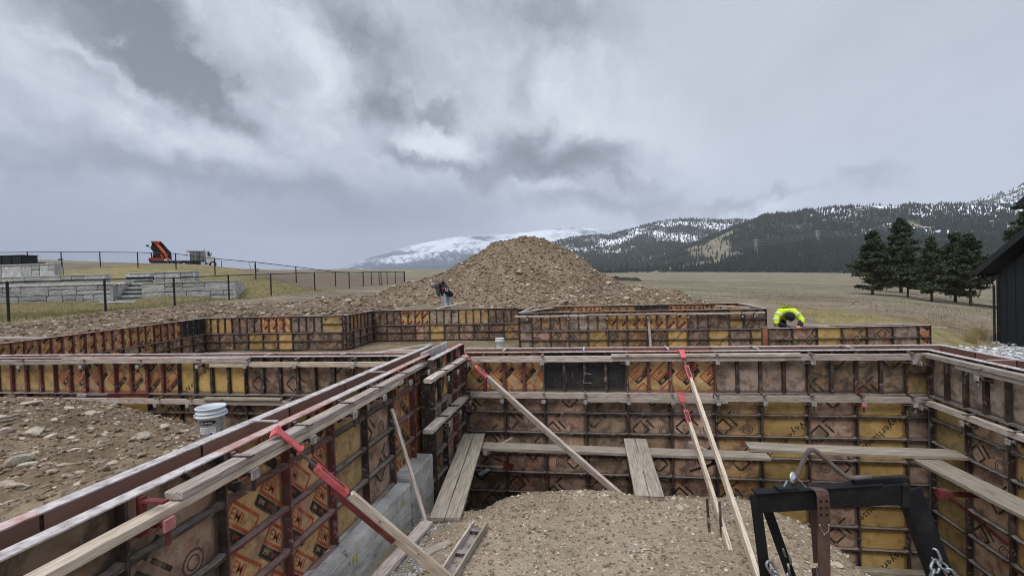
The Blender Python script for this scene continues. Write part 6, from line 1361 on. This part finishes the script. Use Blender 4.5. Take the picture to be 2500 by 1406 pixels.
hd = put('head', head_mesh(SKIN), w1, (-.47, -.11, 1.06), (R(50), 0, R(-80))); put('beanie', beanie_mesh(mat('grey_knit', [(.4, (.20, .21, .24)), (.7, (.28, .29, .33))], 9, .9, .4)), hd, (0, .01, .025), (0, 0, 0), (1.05, 1.1, 1))
hand('hand', (-.13, -.33, .54), (.1, -.02, -1), (-1, 0, 0), SKIN, w1); hand('hand', (-.13, .22, .54), (.1, .02, -1), (-1, 0, 0), SKIN, w1)
skin('tool_bag', [(.05, -.20, .92), (.16, -.18, .78), (.24, -.10, .68), (.26, .08, .66)], [(0, 1), (1, 2), (2, 3)], [.12, .14, .12, .12], BLACKC, w1)
skin('hip_pouch', [(-.02, -.27, .98), (.0, -.28, .90)], [(0, 1)], [.075, .08], POUCH, w1); put('strap_loop', MB().tube([(.10, -.30, .96), (.14, -.34, .84), (.20, -.32, .84), (.20, -.29, .96)], .014, 6).mesh('strap_loop', REFLECT), w1)

# ------------------------------------------------------------ BLACK STEEL RACK IN THE FOREGROUND
rx = rt.copy(); rx.z = 0; rx.normalize(); ry = Vector((-rx.y, rx.x, 0))
O = Vector((.985, 2.205, 0)); rack = thing('steel_rack', 'black steel frame with bent handle standing on the ramp in the foreground', 'steel rack', mat=frame(O, rx, ry, (0, 0, 1)))
def bev(mb, name, m, parent, off=.004, **k):
    o = put(name, mb.mesh(name, m), parent, **k); b = o.modifiers.new('bevel', 'BEVEL'); b.width = off; b.segments = 2; return o
# local x along the beam, z up; beam face about 2.05 m from the camera
bev(MB().prism([(-.325, .092), (.295, .112), (.295, .196), (-.325, .176)], -.02, .02), 'beam', BLKSTEEL, rack)
bev(MB().prism([(-.34, .174), (.19, .196), (.19, .202), (-.34, .180)], -.03, .02), 'beam_flange', BLKSTEEL, rack, .002)
bev(MB().prism([(.08, .196), (.30, .202), (.30, .226), (.08, .216)], -.012, .012), 'top_plate', BLKSTEEL, rack)
bev(MB().prism([(-.245, .178), (-.165, .182), (-.165, .200), (-.245, .196)], -.03, .02), 'handle_lug', BLKSTEEL, rack, .002)
put('bent_handle', MB().tube([(-.17, .0, .195), (-.155, .0, .235), (-.115, .0, .325), (-.10, .0, .343), (-.085, .0, .345), (-.068, .0, .336), (.045, .0, .232), (.062, .0, .222), (.085, 0, .220), (.155, .0, .222)], .0098, 10).mesh('bent_handle', RUSTPIPE, True), rack)
GB = -1.32
def leg(x0, y0, x1, y1, w, d, name='leg', ztop=.17):
    return bev(MB().bar((x0, y0, ztop), (x1, y1, GB), w, d, 0, (0, 1, 0)), name, BLKSTEEL, rack)
leg(-.338, -.01, -.20, -.05, .044, .010); leg(-.318, .012, -.175, -.02, .012, .04); leg(-.285, .01, .31, .35, .040, .012, 'leg', .12)
leg(.318, -.01, .765, -.12, .082, .010); leg(.280, .012, .72, -.10, .012, .05); leg(.330, .03, 1.15, .35, .040, .012, 'leg', .14); bev(MB().box(.268, .300, -.028, .026, .10, .195), 'joint_plate', BLKSTEEL, rack)
put('foot_plate', MB().box(-.32, -.12, -.15, .1, GB-.01, GB+.01).box(.62, .88, -.22, -.02, GB-.01, GB+.01).mesh('foot_plate', BLKSTEEL), rack)
# tool belt slung over the beam
bl = thing('tool_belt', 'brown perforated leather belt hanging over the black beam', 'belt', mat=rack.matrix_world @ Matrix.Translation((-.085, -.030, -.004)))
def strap(pts, w, m, name, parent, holes=(), th=.004):
    mb = MB()
    for i in range(len(pts)-1): mb.bar(pts[i], pts[i+1], w, th, 0, (0, -1, 0.01) if abs(pts[i+1][2]-pts[i][2]) > abs(pts[i+1][1]-pts[i][1]) else (0, 0, 1))
    return put(name, mb.mesh(name, m), parent)
strap([(0, .05, .19), (0, -.022, .197), (.002, -.028, .18), (.003, -.030, .08), (.004, -.024, .0), (.005, -.022, -.12), (.003, -.02, -.30), (0, -.018, -.55)], .050, LEATHER, 'front_strap', bl)
strap([(.022, .075, .19), (.026, .070, .05), (.030, .066, -.08), (.032, .064, -.15)], .036, LEATHER, 'rear_strap', bl)
strap([(.026, .060, -.17), (.030, .055, -.26), (.026, .05, -.36), (.02, .045, -.55)], .045, LEATHER, 'rear_pouch', bl)
HOLE = mat('dark_eyelet', [(.4, (.006, .005, .005)), (.7, (.01, .009, .009))], 9, .7, 0)
hb = MB().lathe([(.0055, 0), (.0055, .0012)], 10).mesh('eyelet', HOLE); sb_ = MB().lathe([(.0045, 0), (.004, .0025), (.001, .004)], 10).mesh('rivet', STEELB)
for zz in (.160, .132, .104):
    for xx in (-.010, .014): put('eyelet', hb, bl, (xx, -.0325, zz), (R(90), 0, 0))
for xx in (-.016, .022): put('rivet', sb_, bl, (xx, -.030, .062), (R(90), 0, 0))
put('rivet', sb_, bl, (.003, -.028, .022), (R(90), 0, 0)); put('strap_loop', MB().tube([(-.016, -.032, .06), (-.010, -.036, .038), (.003, -.034, .026), (.016, -.036, .038), (.022, -.032, .06)], .0014, 5).mesh('strap_loop', GALV), bl)
for k in range(9): put('rivet', sb_, bl, (.032, .058, .03-k*.023), (R(90), 0, 0), (.7, .7, .7))
put('buckle', MB().tube([(.04, .05, -.155), (.052, .045, -.185), (.05, .045, -.215), (.02, .045, -.215), (.018, .05, -.16), (.04, .05, -.155)], .003, 6).mesh('buckle', STEELB), bl)
# mirror disc and rod on the beam
md = thing('inspection_mirror', 'small round silver disc with a thin rod propped on the black beam', 'mirror', mat=rack.matrix_world @ Matrix.Translation((-.165, -.01, .200)))
put('disc', MB().lathe([(.0, .0), (.024, .001), (.0255, .003), (.022, .0065), (.0, .011)], 24).mesh('disc', STEELB, True), md, (-.012, 0, .034), (R(78), R(-38), R(35))); put('rod', MB().tube([(.004, -.008, .035), (.036, -.012, -.004)], .0016, 6).mesh('rod', GALV), md); put('clip', MB().bar((-.05, 0, -.005), (-.036, 0, .022), .008, .004).mesh('clip', STEELB), md)
# chains
def link_mesh(L=.052, w=.030, r=.0058):
    pts = []; n = 16
    for k in range(n+1):
        a = 2*math.pi*k/n; x = (L/2-w/2)*(1 if math.cos(a) > 0 else -1)+w/2*math.cos(a); pts.append((x, w/2*math.sin(a), 0))
    return MB().tube(pts, r, 7, cap=False).mesh('chain_link', CHAINM, True)
LNK = link_mesh()
def chain(label, pts, seed=0):
    pts = [Vector(p) for p in pts]; o = thing('chain', label, 'chain', mat=rack.matrix_world @ Matrix.Translation(pts[0])); seg = [(b-a).length for a, b in zip(pts[:-1], pts[1:])]; tot = sum(seg); n = int(tot/.041); rr = np.random.RandomState(seed)
    def at(s):
        for a, b, l in zip(pts[:-1], pts[1:], seg):
            if s <= l: return a.lerp(b, s/l)
            s -= l
        return pts[-1]
    for i in range(n):
        s = tot*(i+.5)/n; a, b = at(max(0, s-.02)), at(min(tot, s+.02)); d = (b-a).normalized(); M, _ = along(a, b if (b-a).length > 1e-6 else a+Vector((0, 0, -1)))
        l = put('chain_link', LNK, o); l.matrix_local = Matrix.Translation((a+b)/2-pts[0]) @ M.to_3x3().to_4x4() @ Matrix.Rotation(R(45+90*(i % 2))+rr.normal(0, .2), 4, 'X')
    return o
chain('heavy galvanised chain looped round the right leg of the black frame', [(.385, -.03, -.075), (.39, -.045, -.115), (.375, -.06, -.13), (.35, -.062, -.155), (.34, -.06, -.20), (.325, -.06, -.27), (.325, -.06, -.4)], 1)
chain('second strand of galvanised chain falling outside the right leg', [(.39, -.05, -.118), (.42, -.055, -.14), (.45, -.05, -.19), (.465, -.045, -.25), (.475, -.05, -.4)], 2)
chain('chain wound round the left front leg of the black frame', [(-.305, -.045, -.10), (-.285, -.05, -.14), (-.265, -.05, -.19), (-.25, -.05, -.24), (-.25, -.05, -.42)], 3)
chain('chain hanging beside the left inner leg of the black frame', [(-.185, .07, -.10), (-.165, .08, -.15), (-.15, .085, -.21), (-.15, .085, -.45)], 4)
put('padlock_strap', MB().box(-.29, -.20, -.03, .0, -.26, -.215).mesh('padlock_strap', BLKSTEEL), rack)

# ------------------------------------------------------------ HAZE
hz = bpy.data.meshes.new('haze'); HB = MB().box(-9000, 11000, -600, 13500, -62, 1350); me = HB.mesh('haze', [])
hm = bpy.data.materials.new('valley_haze'); hm.use_nodes = True; T = NT(hm.node_tree); T.n.clear()
pv = T.add('ShaderNodeVolumePrincipled'); pv.inputs['Color'].default_value = (.86, .91, 1.0, 1); pv.inputs['Density'].default_value = 8e-5; pv.inputs['Anisotropy'].default_value = .2
ov = T.add('ShaderNodeOutputMaterial'); T.l.new(pv.outputs[0], ov.inputs['Volume']); me.materials.append(hm)
tag(put('haze', me), kind='stuff')
